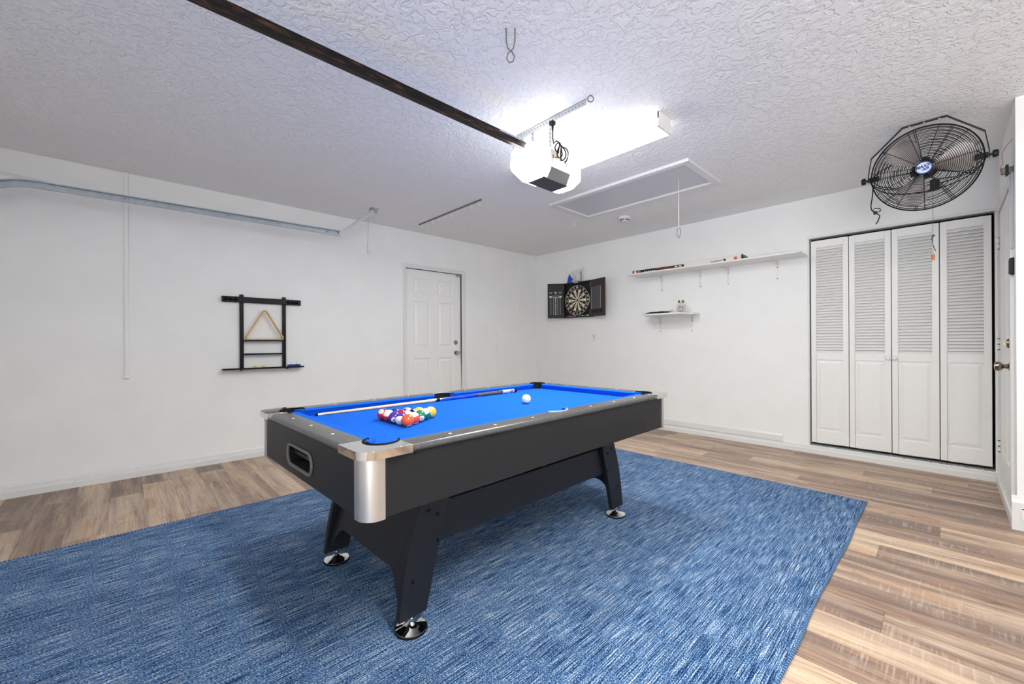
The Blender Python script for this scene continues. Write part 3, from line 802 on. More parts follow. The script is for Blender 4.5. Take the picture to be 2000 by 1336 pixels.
seg(.526, .532, M['chrome'], 'joint_ring', .0006); seg(.532, .72, M['cueblue'], 'forearm', lab='glossy blue forearm'); seg(.72, .74, M['printblue'], 'butt_ring', .0003)
seg(.74, .90, M['wrap'], 'wrap', lab='speckled dark grip'); seg(.90, .982, M['marble'], 'butt_sleeve', lab='blue and white marbled sleeve'); seg(.982, 1, M['blackrub'], 'bumper', lab='black rubber bumper')

# ------------------------------------------------------------------ cue rack on the left wall
rk = thing('cue_rack', (0, -4.01, .86), 'black wall-mounted cue rack with two uprights and a bottom ledge', 'cue rack')
def part(mb, nm, m, par, **k): return build(mb, nm, m, par, **k)
mb = MB().box(.012, .032, -4.357, -3.665, 1.522, 1.578); part(mb, 'top_rail', M['rackblack'], rk, bevel=.004)
for y in (-4.327, -4.287, -4.247, -3.785, -3.745, -3.705):
    mb = MB(); mb.lathe([(.0, 0), (.016, 0), (.016, .008), (.009, .012), (.009, .004), (0, .004)], (.032, y, 1.55), (1, 0, 0), 16)
    mb.ring((.048, y, 1.55), (0, 1, 0), (1, 0, .0), .013, .0032, 14, 6, math.radians(-60), math.radians(240))
    part(mb, 'cue_clip', M['black'], rk, smooth=True)
for y in (-4.196, -3.823):
    mb = MB().box(0, .028, y-.016, y+.016, .885, 1.60); part(mb, 'upright', M['rackblack'], rk, bevel=.003)
for z in (1.152, 1.02):
    mb = MB().box(.006, .075, -4.18, -3.839, z-.007, z+.007); part(mb, 'cross_shelf', M['rackblack'], rk, bevel=.002)
mb = MB().box(.0, .10, -4.357, -3.655, .872, .884); mb.box(.092, .10, -4.357, -3.655, .884, .889); part(mb, 'ledge', M['rackblack'], rk, bevel=.002)
for y in (-4.21, -3.81):
    mb = MB().lathe([(.0, 0), (.012, .002), (.012, .012)], (.07, y, .86), (0, 0, 1), 14); part(mb, 'knob_foot', M['rackblack'], rk, smooth=True)
# triangle standing on the upper cross shelf
tri = []
def rounded(P, r, n_=6):
    out = []
    for i in range(3):
        p0, p1, p2 = V(P[i-1]), V(P[i]), V(P[(i+1) % 3])
        d0 = (p0-p1).normalized(); d1_ = (p2-p1).normalized(); ang = d0.angle(d1_); t_ = r/math.tan(ang/2)
        c = p1+(d0+d1_).normalized()*(r/math.sin(ang/2)); s0 = p1+d0*t_-c; s1 = p1+d1_*t_-c
        a0 = math.atan2(s0.y, s0.x); a1 = math.atan2(s1.y, s1.x); da = (a1-a0+PI) % (2*PI)-PI
        out += [(c.x+r*math.cos(a0+da*k/n_), c.y+r*math.sin(a0+da*k/n_)) for k in range(n_+1)]
    return out
cY = -4.005; b_ = .182; hT = .318
Po = rounded([(cY-b_, 1.1595), (cY+b_, 1.1595), (cY, 1.1595+hT)], .022); Pi_ = rounded([(cY-b_+.017, 1.1695), (cY+b_-.017, 1.1695), (cY, 1.1595+hT-.02)], .014)
mb = MB(); x0, x1 = .03, .068
mb.loft([[(x0, y, z) for y, z in Po], [(x1, y, z) for y, z in Po], [(x1, y, z) for y, z in Pi_], [(x0, y, z) for y, z in Pi_], [(x0, y, z) for y, z in Po]], cap=False)
o = build(mb, 'ball_triangle', M['wood'], smooth=True); tag(o, 'light wooden ball triangle standing on the black cue rack', 'triangle')
for k, y in enumerate((-4.09, -4.02)):
    mb = MB().use(M['yellow']).box(.05, .072, y-.011, y+.011, .884, .902); mb.use(M['printblack']).lathe([(.007, 0), (.007, .0006)], (.061, y, .902), (0, 0, 1), 12)
    o = build(mb, 'chalk_cube', None); tag(o, ('left' if k == 0 else 'right')+' yellow chalk cube on the rack ledge', 'chalk', 'yellow chalk cubes on the cue rack ledge')
for k in range(5):
    y = -3.79+k*.025
    mb = MB().use(M['bluechalk']).box(.045, .067, y-.011, y+.011, .884, .904+(.004 if k % 2 else 0)); mb.use(M['printblack']).lathe([(.006, 0), (.006, .0006)], (.056, y, .904+(.004 if k % 2 else 0)), (0, 0, 1), 12)
    o = build(mb, 'chalk_cube', None)
    tag(o, ['left-most', 'second', 'middle', 'fourth', 'right-most'][k]+' blue chalk cube at the right end of the rack ledge', 'chalk', 'blue chalk cubes on the cue rack ledge')

# ------------------------------------------------------------------ conduits and marks on the left wall
mb = MB().box(0, .017, -5.025, -5.0, .85, H); mb.box(0, .022, -5.03, -4.995, .835, .86)
tag(build(mb, 'cable_raceway', M['wall'], bevel=.003), 'white vertical raceway on the left wall by the garage track', 'conduit')
for k, (y, z0, w) in enumerate(((-.873, .86, .012), (-.70, .86, .012), (-.43, 1.18, .010))):
    mb = MB().box(0, .009, y-w, y+w, z0, H)
    tag(build(mb, 'cable_raceway', M['wall'], bevel=.003), ['left of three', 'middle of three', 'right, shortest of three'][k]+' white raceways near the room corner', 'conduit', 'raceways beside the room corner')
for k, y in enumerate((-.88, -.70)):
    mb = MB().lathe([(.0, 0), (.014, 0), (.012, .010), (0, .013)], (0, y, .825), (1, 0, 0), 12)
    tag(build(mb, 'capped_stub', M['wall'], smooth=True), ('left' if k == 0 else 'right')+' painted pipe stub below the corner raceways', 'pipe stub', 'painted pipe stubs')
def hook(name, p, drop, R, m, label, r=.003, tall=1.0, ang=0, cat='hook'):
    u = V((math.cos(ang), math.sin(ang), 0)); p = V(p)
    mb = MB().cyl(p, p-V((0, 0, drop)), r, 8); mb.ring(p-V((0, 0, drop+R*tall)), u, (0, 0, tall), R, r, 20, 6)
    return tag(build(mb, name, m, smooth=True), label, cat)
hook('eye_hook', (.05, -1.13, H), .015, .012, M['whitemetal'], 'small white hook at the ceiling edge above the side door')
hook('eye_hook', (1.66, -1.10, H), .03, .013, M['whitemetal'], 'small white eye hook beside the attic hatch corner', ang=TH)
hook('eye_hook', (3.31, -3.05, H), .004, .017, M['grey'], 'steel eye ring at the end of the opener bracket', tall=1.1, ang=TH)
# twisted wire hook near the top of the picture
p = V((3.363, -3.738, H)); mb = MB()
u = V((math.cos(TH), math.sin(TH), 0))
mb.tube([p+u*.020, p+u*.02-V((0, 0, .06)), p+u*.012-V((0, 0, .095)), p-u*.012-V((0, 0, .115)), p-u*.018-V((0, 0, .14)), p-u*.006-V((0, 0, .158)), p+u*.012-V((0, 0, .152)), p+u*.018-V((0, 0, .13)), p+u*.006-V((0, 0, .108)), p-u*.014-V((0, 0, .09)), p-u*.02-V((0, 0, .05)), p-u*.02], .0032, 6)
tag(build(mb, 'wire_loop', M['grey'], smooth=True), 'twisted grey wire loop hanging from the ceiling near the camera', 'hook')

# ------------------------------------------------------------------ garage door track (left)
tk = thing('door_track', (.35, -4.6, 2.2), 'galvanised garage door track running along the left wall', 'garage door track')
XT = .35
def trk(s0):  # channel cross-section around centre line point (y,z) with normal (ny,nz)
    pass
path = [(-3.372, 2.278)]+[(-3.372-(5.47-3.372)*i/8, 2.278-.033*i/8) for i in range(1, 9)]
cy_, cz_, Rk = -5.47, 2.245-.38, .38
path += [(cy_-Rk*math.sin(a), cz_+Rk*math.cos(a)) for a in [math.radians(6*i) for i in range(1, 16)]]
path += [(cy_-Rk, .05)]
rings_w = []; mb = MB()
hw = .026
def frame_at(i):
    a = path[max(i-1, 0)]; b = path[min(i+1, len(path)-1)]
    d_ = V((0, b[0]-a[0], b[1]-a[1])).normalized(); return d_, V((0, -d_.z, d_.y)) if d_.y < 0 else V((0, -d_.z, d_.y))
prof_ = [(-.014, -hw), (.014, -hw), (.014, -hw+.008), (.0125, -hw+.008), (.0125, -hw+.0015), (-.0125, -hw+.0015), (-.0125, hw-.0015), (.0125, hw-.0015), (.0125, hw-.008), (.014, hw-.008), (.014, hw), (-.014, hw)]
rings = []
for i, (y, z) in enumerate(path):
    d_, n__ = frame_at(i); rings.append([V((XT, y, z))+V((-1, 0, 0))*(-a)+n__*b for a, b in prof_])
mb.loft(rings); tag(build(mb, 'channel', M['galv'], tk), 'galvanised channel curving down at the garage door')
mb = MB()
for y in (-5.02, -4.35, -3.95, -3.5):
    z = 2.278-.03*((-3.372-y)/1.908); mb.disc((XT-.011, y, z), (1, 0, 0), .004, .003, 8); mb.disc((XT-.011, y-.02, z), (1, 0, 0), .002, .003, 8); mb.disc((XT-.011, y+.02, z), (1, 0, 0), .002, .003, 8)
build(mb, 'rivets', M['bolt'], tk)
# perforated hanger
def angle_iron(mb, a, b, w1, w2, holes=True, side=V((0, 0, -1)), side2=V((0, 1, 0))):
    a = V(a); b = V(b); d_ = (b-a).normalized(); t_ = .003
    s1 = (side-d_*side.dot(d_)).normalized(); s2 = (side2-d_*side2.dot(d_)); s2 = (s2-s1*s2.dot(s1)).normalized()
    pr = [V((0, 0, 0)), s1*w1, s1*w1+s2*t_, s1*t_+s2*t_, s1*t_+s2*w2, s2*w2]
    mb.loft([[a+q for q in pr], [b+q for q in pr]])
    return d_, s1, s2
h0 = V((.36, -3.375, 2.285)); h1 = V((.505, -3.085, 2.545))
mb = MB(); d_, s1, s2 = angle_iron(mb, h0, h1, .03, .03, side=V((0, 0, -1)), side2=V((.4, -1, 0)))
hg = build(mb, 'hanger_angle', M['zinc'], tk)
mb = MB(); L0 = (h1-h0).length; k = .02
while k < L0-.01:
    mb.disc(h0+d_*k+s1*.015+s2*-.0005, s2, .0035, .0042, 8); mb.disc(h0+d_*k+s2*.016-s1*.0005, s1, .0035, .0042, 8); k += .025
build(mb, 'punched_holes', M['dark'], hg)
mb = MB().box(.49, .56, -3.12, -3.03, H-.004, H).box(.49, .495, -3.12, -3.03, H-.04, H); build(mb, 'ceiling_bracket', M['zinc'], tk)
mb = MB(); mb.disc((.355, -3.38, 2.285), (1, -.3, 0), .009, .014, 6); build(mb, 'bolt', M['zinc'], tk)
mb = MB(); angle_iron(mb, (XT-.012, -5.42, 2.282), (XT-.012, -6.1, 2.34), .025, .02, side=V((0, 0, -1)), side2=V((-1, 0, 0))); build(mb, 'track_brace', M['zinc'], tk)
# hook hanging from hanger
p0 = V((.474, -3.13, 2.49))
def S(u_, z): return p0+V((math.cos(TH), math.sin(TH), 0))*u_+V((0, 0, z))
pts = [S(-.006, -.035), S(-.008, -.01), S(-.003, .004), S(.006, .004), S(.009, -.01), S(.009, -.12), S(.004, -.25), S(-.002, -.38)]
pts += [S(.010-.013*math.cos(a), -.40-.017*math.sin(a)) for a in [math.radians(20*i) for i in range(0, 9)]]+[S(.025, -.385), S(.028, -.37)]
mb = MB(); mb.tube(pts, .0022, 6); tag(build(mb, 'long_wire_hook', M['galv'], smooth=True), 'long thin wire hook hanging from the track hanger', 'hook')

# ------------------------------------------------------------------ ceiling hook strip
hs = thing('hook_strip', (.935, -2.42, H), 'dark ceiling-mounted strip with a row of white hooks', 'hook rail')
mb = MB().box(.338, 1.531, -2.43, -2.412, H-.012, H); build(mb, 'strip', M['grey'], hs, bevel=.002)
for k in range(10):
    x = .40+k*.12; mb = MB()
    mb.tube([(x, -2.42, H-.01), (x, -2.42, H-.035)]+[(x+.012-.012*math.cos(a)*1, -2.42, H-.045-.016*math.sin(a)) for a in [math.radians(30*i) for i in range(7)]]+[(x+.025, -2.42, H-.03)], .0028, 6)
    build(mb, 'hook', M['whitemetal'], hs, smooth=True)

# ------------------------------------------------------------------ ceiling light
P_FIX, P_FILL, P_OP = 22, 50, 9
def ceiling_light(x0, x1, y0, y1, label, m='tube'):
    cl = thing('ceiling_light', ((x0+x1)/2, (y0+y1)/2, H), label, 'light')
    mb = MB().box(x0, x1, y0, y1, H-.045, H); build(mb, 'housing', M['whitemetal'], cl, bevel=.002)
    for xa, xb in ((x0-.002, x0+.010), (x1-.010, x1+.002)):
        mb = MB(); mb.loft([[(xa, y0-.012, H-.098), (xa, y1+.012, H-.098), (xa, y1+.012, H-.055), (xa, y1, H-.045), (xa, y1, H-.001), (xa, y0, H-.001), (xa, y0, H-.045), (xa, y0-.012, H-.055)],
                 [(xb, y0-.012, H-.098), (xb, y1+.012, H-.098), (xb, y1+.012, H-.055), (xb, y1, H-.045), (xb, y1, H-.001), (xb, y0, H-.001), (xb, y0, H-.045), (xb, y0-.012, H-.055)]])
        build(mb, 'end_cap', M['whitemetal'], cl)
    mb = MB(); pr = [(y0-.010, H-.046), (y0-.010, H-.088), (y0-.004, H-.096), (y1+.004, H-.096), (y1+.010, H-.088), (y1+.010, H-.046)]
    mb.loft([[(x0+.010, y, z) for y, z in pr], [(x1-.010, y, z) for y, z in pr]])
    build(mb, 'diffuser', M[m], cl)
    return cl
def lamp(name, x, y, z, sx, sy, power, rgb=(.985, 1, .96)):
    l = bpy.data.lights.new(name, 'AREA'); l.shape = 'RECTANGLE'; l.size = sx; l.size_y = sy; l.energy = power; l.color = rgb; l.spread = PI
    o = bpy.data.objects.new(name, l); COL.objects.link(o); o.location = (x, y, z); return o
lamp('fixture_lamp', 2.9, -2.528, H-.099, 1.18, .15, P_FIX)
lamp('fixture_lamp', 4.86, -4.22, H-.099, 1.18, .15, P_FILL)  # fill lamp for the added fixture above the camera
lamp('opener_lamp', 2.895, -3.13, 2.182, .12, .12, P_OP)
lamp('opener_lamp', 2.895, -2.79, 2.182, .12, .10, P_OP)
ceiling_light(2.29, 3.505, -2.605, -2.452, 'long white ceiling light glowing beside the garage door opener')
ceiling_light(4.25, 5.465, -4.3, -4.147, 'added ceiling light, unseen above the camera, to brighten the room', 'tube_fill')  # unseen fixture added to lift the room's brightness

# ------------------------------------------------------------------ garage door opener
op = thing('garage_door_opener', (2.9, -2.96, 2.365), 'garage door opener with two lit white lenses and a long black rail', 'garage door opener')
X0, X1, Y0, Y1, ZU, ZM, ZL = 2.785, 3.0, -3.215, -2.715, 2.365, 2.245, 2.185
def lens(ya, yb, yo, nm):
    mb = MB(); s_ = 1 if yo > ya else -1
    ye = ya if yo == ya else yb
    rings = []
    for z, dx, dy in ((ZU, .022, .02), (ZU-.02, .004, .004), (ZM+.01, 0, 0), (ZM-.015, .004, .006), (ZL, .035, .04)):
        a, b = ya, yb
        if yo == ya: a += dy
        else: b -= dy
        c = .028
        if yo == ya: ring = [(X0+dx, b, z), (X0+dx, a+c, z), (X0+dx+c*.3, a+c*.3, z), (X0+dx+c, a, z), (X1-dx-c, a, z), (X1-dx-c*.3, a+c*.3, z), (X1-dx, a+c, z), (X1-dx, b, z)]
        else: ring = [(X1-dx, a, z), (X1-dx, b-c, z), (X1-dx-c*.3, b-c*.3, z), (X1-dx-c, b, z), (X0+dx+c, b, z), (X0+dx+c*.3, b-c*.3, z), (X0+dx, b-c, z), (X0+dx, a, z)]
        rings.append(ring)
    mb.loft(rings); return build(mb, nm, M['lens'], op, smooth=True)
l1 = lens(Y0, -3.045, Y0, 'light_lens'); l2 = lens(-2.845, Y1, Y1, 'light_lens')
for l_ in (l1, l2): l_['label'] = 'glowing white lens cover'
mb = MB().box(X0+.002, X1-.004, -3.043, -2.847, ZM, ZU-.004); tag(build(mb, 'motor_housing', M['tan'], op, bevel=.003), 'tan motor housing')
mb = MB().loft([[(X0+.002, -3.043, ZM), (X1-.002, -3.043, ZM), (X1-.002, -2.847, ZM), (X0+.002, -2.847, ZM)], [(X0+.034, -3.043, ZL+.0), (X1-.034, -3.043, ZL), (X1-.034, -2.847, ZL), (X0+.034, -2.847, ZL)]])
tag(build(mb, 'lower_panel', M['grey'], op), 'grey sloping control panel')
mb = MB().box(X0+.036, X1-.036, -3.075, -2.83, ZL-.004, ZL-.001); tag(build(mb, 'bottom_cover', M['charcoal'], op), 'charcoal bottom cover')
mb = MB()
for k in range(7):
    y = -3.165+k*.013; mb.box(X0+.06+.01*(k % 3), X1-.07-.012*((k+1) % 3), y, y+.004, ZL-.0025, ZL-.0005)
mb.box(X0+.06, X0+.066, -3.17, -3.08, ZL-.0025, ZL-.0005)
build(mb, 'lens_ribs', M['grey'], op)
mb = MB()
for q in ((-3.02, .003, .012, 2.315), (-2.99, .012, .003, 2.318), (-2.945, .010, .003, 2.312), (-2.905, .010, .003, 2.306), (-2.885, .003, .012, 2.30)):
    mb.box(X1-.005, X1-.002, q[0]-q[1], q[0]+q[1], q[3]-q[2], q[3]+q[2])
build(mb, 'label_marks', M['printblack'], op)
mb = MB().box(X1-.004, X1-.0025, -3.02, -2.885, 2.27, 2.31); tag(build(mb, 'label', M['print'], op), 'white printed label')
# rail
RXc = 2.915
mb = MB(); pr = [(-.016, 0), (.016, 0), (.016, .045), (.010, .045), (.010, .040), (.013, .040), (.013, .004), (-.013, .004), (-.013, .040), (-.010, .040), (-.010, .045), (-.016, .045)]
mb.loft([[(RXc+a, -3.20, 2.330+b) for a, b in pr], [(RXc+a, -6.45, 2.330+b) for a, b in pr]])
mb.box(RXc-.0125, RXc+.0125, -6.4, -3.21, 2.352, 2.366)
tag(build(mb, 'rail', M['greasy'], op), 'long black greasy drive rail')
mb = MB().box(RXc-.018, RXc+.018, -3.42, -3.0, 2.366, 2.376).box(RXc-.004, RXc+.004, -3.6, -3.2, 2.376, 2.382); build(mb, 'rail_sleeve', M['galv'], op)
mb = MB().box(RXc-.05, RXc-.045, -3.25, -3.17, 2.33, 2.40).box(RXc-.05, RXc+.05, -3.25, -3.17, 2.366, 2.37).disc((RXc-.05, -3.215, 2.405), (-1, 0, 0), .006, .006, 6)
build(mb, 'mounting_bracket', M['zinc'], op)
# ceiling angle iron and straps
mb = MB(); a = V((2.68, -3.04, H)); b = V((3.27, -3.04, H))
mb.box(2.68, 3.27, -3.04, -3.037, H-.038, H).box(2.68, 3.27, -3.04, -3.0, H-.003, H)
ai = build(mb, 'ceiling_angle', M['zinc'], op); ai['label'] = 'perforated angle iron screwed to the ceiling'
mb = MB()
for k in range(22):
    x = 2.70+k*.026; mb.disc((x, -3.0395, H-.020), (0, -1, 0), .0045, .0012, 8)
build(mb, 'punched_holes', M['grey'], ai)
for x in (2.83, 2.985):
    mb = MB().box(x-.012, x+.012, -3.036, -3.033, 2.36, H-.012)
    st_ = build(mb, 'hanger_strap', M['zinc'], op)
    mb = MB()
    for k in range(6): mb.disc((x, -3.0362, 2.385+k*.026), (0, -1, 0), .004, .001, 8)
    build(mb, 'strap_holes', M['grey'], st_)
# plug + cord coil
pl_ = V((3.015, -3.045, H-.02))
mb = MB().box(pl_.x-.014, pl_.x+.014, pl_.y-.018, pl_.y+.012, pl_.z-.04, pl_.z-.018).cyl(pl_-V((0, 0, .04)), pl_-V((0, 0, .075)), .008, 10, .005)
build(mb, 'plug', M['black'], op)
pts = [pl_-V((0, 0, .07)), pl_-V((.0, .0, .12)), pl_+V((.002, .006, -.155))]
cc = V((3.012, -3.012, 2.375)); ua = V((.25, .75, 0)).normalized()
for k in range(58):
    a = k*2*PI/16; R1 = .035 if k < 24 else .045
    dz = -.0006*k; pts.append(cc+ua*(R1*.55*math.sin(a)+.0012*k)+V((.006*math.sin(k*.9)+.004, 0, R1*math.cos(a)+dz-.01*(k > 20))))
mb = MB(); mb.tube(pts, .0042, 6); tag(build(mb, 'power_cord', M['blackrub'], op, smooth=True), 'black power cord tied in a coil')

# ------------------------------------------------------------------ attic hatch
hx0, hx1, hy0, hy1 = 1.89, 3.345, -1.815, -1.148; w_ = .055
ah = thing('attic_hatch', ((hx0+hx1)/2, (hy0+hy1)/2, H), 'white framed attic hatch in the ceiling with a pull cord', 'attic hatch')
mb = MB()
def frm(z0, z1, i0, i1):
    a = [(hx0+i0, hy0+i0), (hx1-i0, hy0+i0), (hx1-i0, hy1-i0), (hx0+i0, hy1-i0)]; b = [(hx0+i1, hy0+i1), (hx1-i1, hy0+i1), (hx1-i1, hy1-i1), (hx0+i1, hy1-i1)]
    mb.loft([[(x, y, z1) for x, y in a], [(x, y, z0) for x, y in a], [(x, y, z0) for x, y in b], [(x, y, z1) for x, y in b]], cap=False)
frm(H-.024, H-.0005, 0, w_); build(mb, 'frame', M['trim'], ah)
mb = MB().box(hx0+w_-.001, hx1-w_-.006, hy0+w_-.001, hy1-w_-.001, H-.008, H-.0008); tag(build(mb, 'panel', M['hatch'], ah), 'flat white hatch panel')
mb = MB().box(hx1-w_-.006, hx1-w_+.001, hy0+w_, hy1-w_, H-.006, H-.0008); build(mb, 'shadow_gap', M['dark'], ah)
pc_ = V((3.10, -1.45, H-.008)); mb = MB().cyl(pc_, pc_-V((0, 0, .42)), .0028, 6); build(mb, 'pull_cord', M['cord'], ah)
q = pc_-V((0, 0, .42)); u = V((math.cos(TH), math.sin(TH), 0))
mb = MB(); mb.tube([q+u*.004, q+u*.014-V((0, 0, .012)), q+u*.016-V((0, 0, .04)), q+u*.008-V((0, 0, .08)), q-V((0, 0, .098)), q-u*.012-V((0, 0, .07)), q-u*.018-V((0, 0, .05)), q-u*.014-V((0, 0, .02)), q-u*.006-V((0, 0, .004))], .0028, 6, True)
tag(build(mb, 'pull_ring', M['grey'], ah, smooth=True), 'pointed grey wire pull ring')
# smoke detector
sd = thing('smoke_detector', (2.183, -.83, H), 'round white smoke detector on the ceiling beyond the attic hatch', 'smoke detector')
mb = MB().lathe([(.0, 0), (.066, 0), (.066, .018), (.060, .024), (.046, .026), (.0, .026)], (2.183, -.83, H), (0, 0, -1), 32); build(mb, 'base', M['whitemetal'], sd, smooth=True)
mb = MB().lathe([(.044, .025), (.040, .046), (.032, .052), (0, .053)], (2.183, -.83, H), (0, 0, -1), 32); build(mb, 'sensor_dome', M['whitemetal'], sd, smooth=True)
mb = MB()
for k in range(10):
    a = 2*PI*k/10; c = V((2.183+.0435*math.cos(a), -.83+.0435*math.sin(a), H-.035))
    mtx = Matrix.Translation(c) @ Matrix.Rotation(a, 4, 'Z'); mb.box(-.003, .0015, -.009, .009, -.007, .005, mtx)
build(mb, 'vent_slots', M['dark'], sd)

# ------------------------------------------------------------------ dartboard cabinet
CZ = 1.752; dx0, dx1, dz0, dz1 = .648, 1.160, 1.494, 2.030; DYF = -.075
dc = thing('dartboard_cabinet', ((dx0+dx1)/2, 0, dz0), 'dark wooden dartboard cabinet hung open on the back wall', 'dartboard')
mb = MB().use(M['cabwood']).box(dx0, dx1, DYF, -.001, dz0, dz0+.018).box(dx0, dx1, DYF, -.001, dz1-.018, dz1).box(dx0, dx0+.016, DYF, -.001, dz0, dz1).box(dx1-.016, dx1, DYF, -.001, dz0, dz1)
mb.use(M['cabblack']).box(dx0+.016, dx1-.016, -.03, -.001, dz0+.018, dz1-.018); build(mb, 'case', None, dc)
cx = .905; yb_ = -.062
bd = MB().use(M['sisalblack']).lathe([(.0, 0), (.226, 0), (.226, .032), (0, .032)], (cx, -.030, CZ), (0, -1, 0), 80)
bo = build(bd, 'dartboard', None, dc)
mb = MB(); RS = [(.0, .0075), (.0075, .018), (.018, .100), (.100, .110), (.110, .160), (.160, .171)]
for k in range(20):
    a0 = PI/2-math.radians(9)-k*math.radians(18); a1 = a0+math.radians(18)
    dark_ = k % 2 == 0
    for (ra, rb), kind in zip(RS[2:], ('s', 't', 's', 't')):
        if kind == 's': mb.use(M['sisalblack'] if dark_ else M['cream'])
        else: mb.use(M['sisalred'] if dark_ else M['sisalgreen'])
        P = [(ra, a0), (rb, a0), (rb, (a0+a1)/2), (rb, a1), (ra, a1), (ra, (a0+a1)/2)]
        mb.faces([(cx+r*math.cos(a), yb_-.0006, CZ+r*math.sin(a)) for r, a in P], [tuple(range(6))])
mb.use(M['sisalgreen']).faces([(cx+.018*math.cos(a*PI/12), yb_-.0006, CZ+.018*math.sin(a*PI/12)) for a in range(24)], [tuple(range(24))])
mb.use(M['sisalblack']).faces([(cx+.009*math.cos(a*PI/12), yb_-.0012, CZ+.009*math.sin(a*PI/12)) for a in range(24)], [tuple(range(24))])
build(mb, 'scoring_face', None, bo)
mb = MB()
for r in (.018, .1, .11, .16, .171): mb.ring((cx, yb_-.001, CZ), (1, 0, 0), (0, 0, 1), r, .0008, 60, 4)
mb.ring((cx, yb_-.002, CZ), (1, 0, 0), (0, 0, 1), .221, .0032, 72, 6)
for k in range(20):
    a = PI/2-math.radians(9)-k*math.radians(18); mb.cyl((cx+.018*math.cos(a), yb_-.001, CZ+.018*math.sin(a)), (cx+.171*math.cos(a), yb_-.001, CZ+.171*math.sin(a)), .0007, 4)
build(mb, 'wire_spider', M['wire'], bo)
nums = [20, 1, 18, 4, 13, 6, 10, 15, 2, 17, 3, 19, 7, 16, 8, 11, 14, 9, 12, 5]; allb = MB()
for k, nb in enumerate(nums):
    a = PI/2-k*math.radians(18); up_ = V((math.cos(a), 0, math.sin(a))); xr = V((math.sin(a), 0, -math.cos(a)))
    tm = text(str(nb), .040, V((cx, yb_-.003, CZ))+up_*.195, xr, up_, None, None, None, .001, offs=.0006)
    me = bpy.data.meshes.new('t'); tm.bm.to_mesh(me); tm.bm.free(); allb.bm.from_mesh(me); bpy.data.meshes.remove(me)
build(allb, 'numbers', M['print'], bo)
# doors
def cab_door(hinge, outer, nm):
    hinge = V(hinge); outer = V(outer); d_ = (outer-hinge).normalized(); nrm = V((d_.y, -d_.x, 0))
    if nrm.y > 0: nrm = -nrm
    return hinge, d_, nrm, (outer-hinge).length
for sd_, hp, op_ in ((-1, (dx0, DYF, 0), (.462, -.232, 0)), (1, (dx1, DYF, 0), (1.452, -.158, 0))):
    hinge, d_, nrm, wd = cab_door(hp, op_, '')
    xr = d_ if sd_ > 0 else -d_
    def P_(u_, n_, z): return hinge+d_*u_+nrm*n_+V((0, 0, z))
    def slab(mb, u0, u1, n0, n1, z0, z1): mb.faces([P_(u, n_, z) for z in (z0, z1) for n_ in (n0, n1) for u in (u0, u1)], [(0, 2, 3, 1), (4, 5, 7, 6), (0, 1, 5, 4), (2, 6, 7, 3), (0, 4, 6, 2), (1, 3, 7, 5)])
    mb = MB(); slab(mb, 0, wd, -.018, 0, dz0, dz1)
    dr = build(mb, 'door', M['cabwood'] if sd_ > 0 else M['cabblack'], dc, bevel=.002)
    dr['label'] = 'right mahogany door holding a clear pouch' if sd_ > 0 else 'left black scoreboard door'
    for z in (dz0+.06, dz1-.06):
        mb = MB().cyl(P_(0, 0, z-.02), P_(0, 0, z+.02), .005, 8); build(mb, 'hinge', M['nickel'], dc)
    if sd_ < 0:
        mid = wd*.5
        text('V', .055, P_(mid, .001, 1.885), xr, (0, 0, 1), M['print'], 'logo_letter', dr, .0006, offs=.001)
        mb = MB()
        for a_, b__ in ((.025, .075), (wd-.075, wd-.025)): slab(mb, a_, b__, .0005, .0012, 1.892, 1.896); slab(mb, a_+.008, b__-.004, .0005, .0012, 1.88, 1.883)
        slab(mb, .035, wd-.035, .0005, .0012, 1.838, 1.842); slab(mb, .035, wd-.035, .0005, .0012, 1.812, 1.816)
        slab(mb, .025, .06, .0005, .0012, 1.82, 1.835); slab(mb, wd-.06, wd-.025, .0005, .0012, 1.82, 1.835)
        for u_ in (.05, wd-.05, wd*.36, wd*.64): slab(mb, u_-.0015, u_+.0015, .0005, .0012, 1.55, 1.81)
        build(mb, 'scoreboard_lines', M['print'], dr)
        cb = MB()
        for k, s_ in enumerate(['20', '19', '18', '17', '16', '15', '14', '13', '12', '11', '10', 'B']):
            tm = text(s_, .024, P_(mid, .001, 1.80-k*.0225), xr, (0, 0, 1), None, None, None, .0005, offs=.0004)
            me = bpy.data.meshes.new('t'); tm.bm.to_mesh(me); tm.bm.free(); cb.bm.from_mesh(me); bpy.data.meshes.remove(me)
        build(cb, 'score_numbers', M['print'], dr)
    else:
        mb = MB(); slab(mb, .03, wd-.065, .001, .012, 1.60, 1.915); tag(build(mb, 'pouch', M['pocketgrey'], dr, bevel=.006), 'grey pouch behind crinkled clear plastic')
        mb = MB()
        u0, u1, zz0, zz1 = .03, wd-.065, 1.60, 1.915
        mr = MB(); mr.tube([P_(u0, .013, zz0), P_(u1, .013, zz0), P_(u1, .013, zz1), P_(u0, .013, zz1)], .0032, 6, True); build(mr, 'pouch_rim', M['wire'], dr)
        random.seed(3)
        for k in range(9):
            z = zz0+.02+k*.033; mb.tube([P_(u0+.01+(u1-u0-.02)*i/8, .0125, z+random.uniform(-.008, .008)+.012*math.sin(k+i*.9)) for i in range(9)], .0011, 4)
        for k in range(4):
            u_ = u0+.03+k*.05; mb.tube([P_(u_+random.uniform(-.006, .006), .0125, zz0+.01+(zz1-zz0-.02)*i/6) for i in range(7)], .0009, 4)
        build(mb, 'plastic_creases', M['grey'], dr)
        mb = MB(); slab(mb, .03, wd-.075, .001, .018, 1.545, 1.598); tag(build(mb, 'dart_holder', M['cabblack'], dr, bevel=.003), 'black dart holder strip')
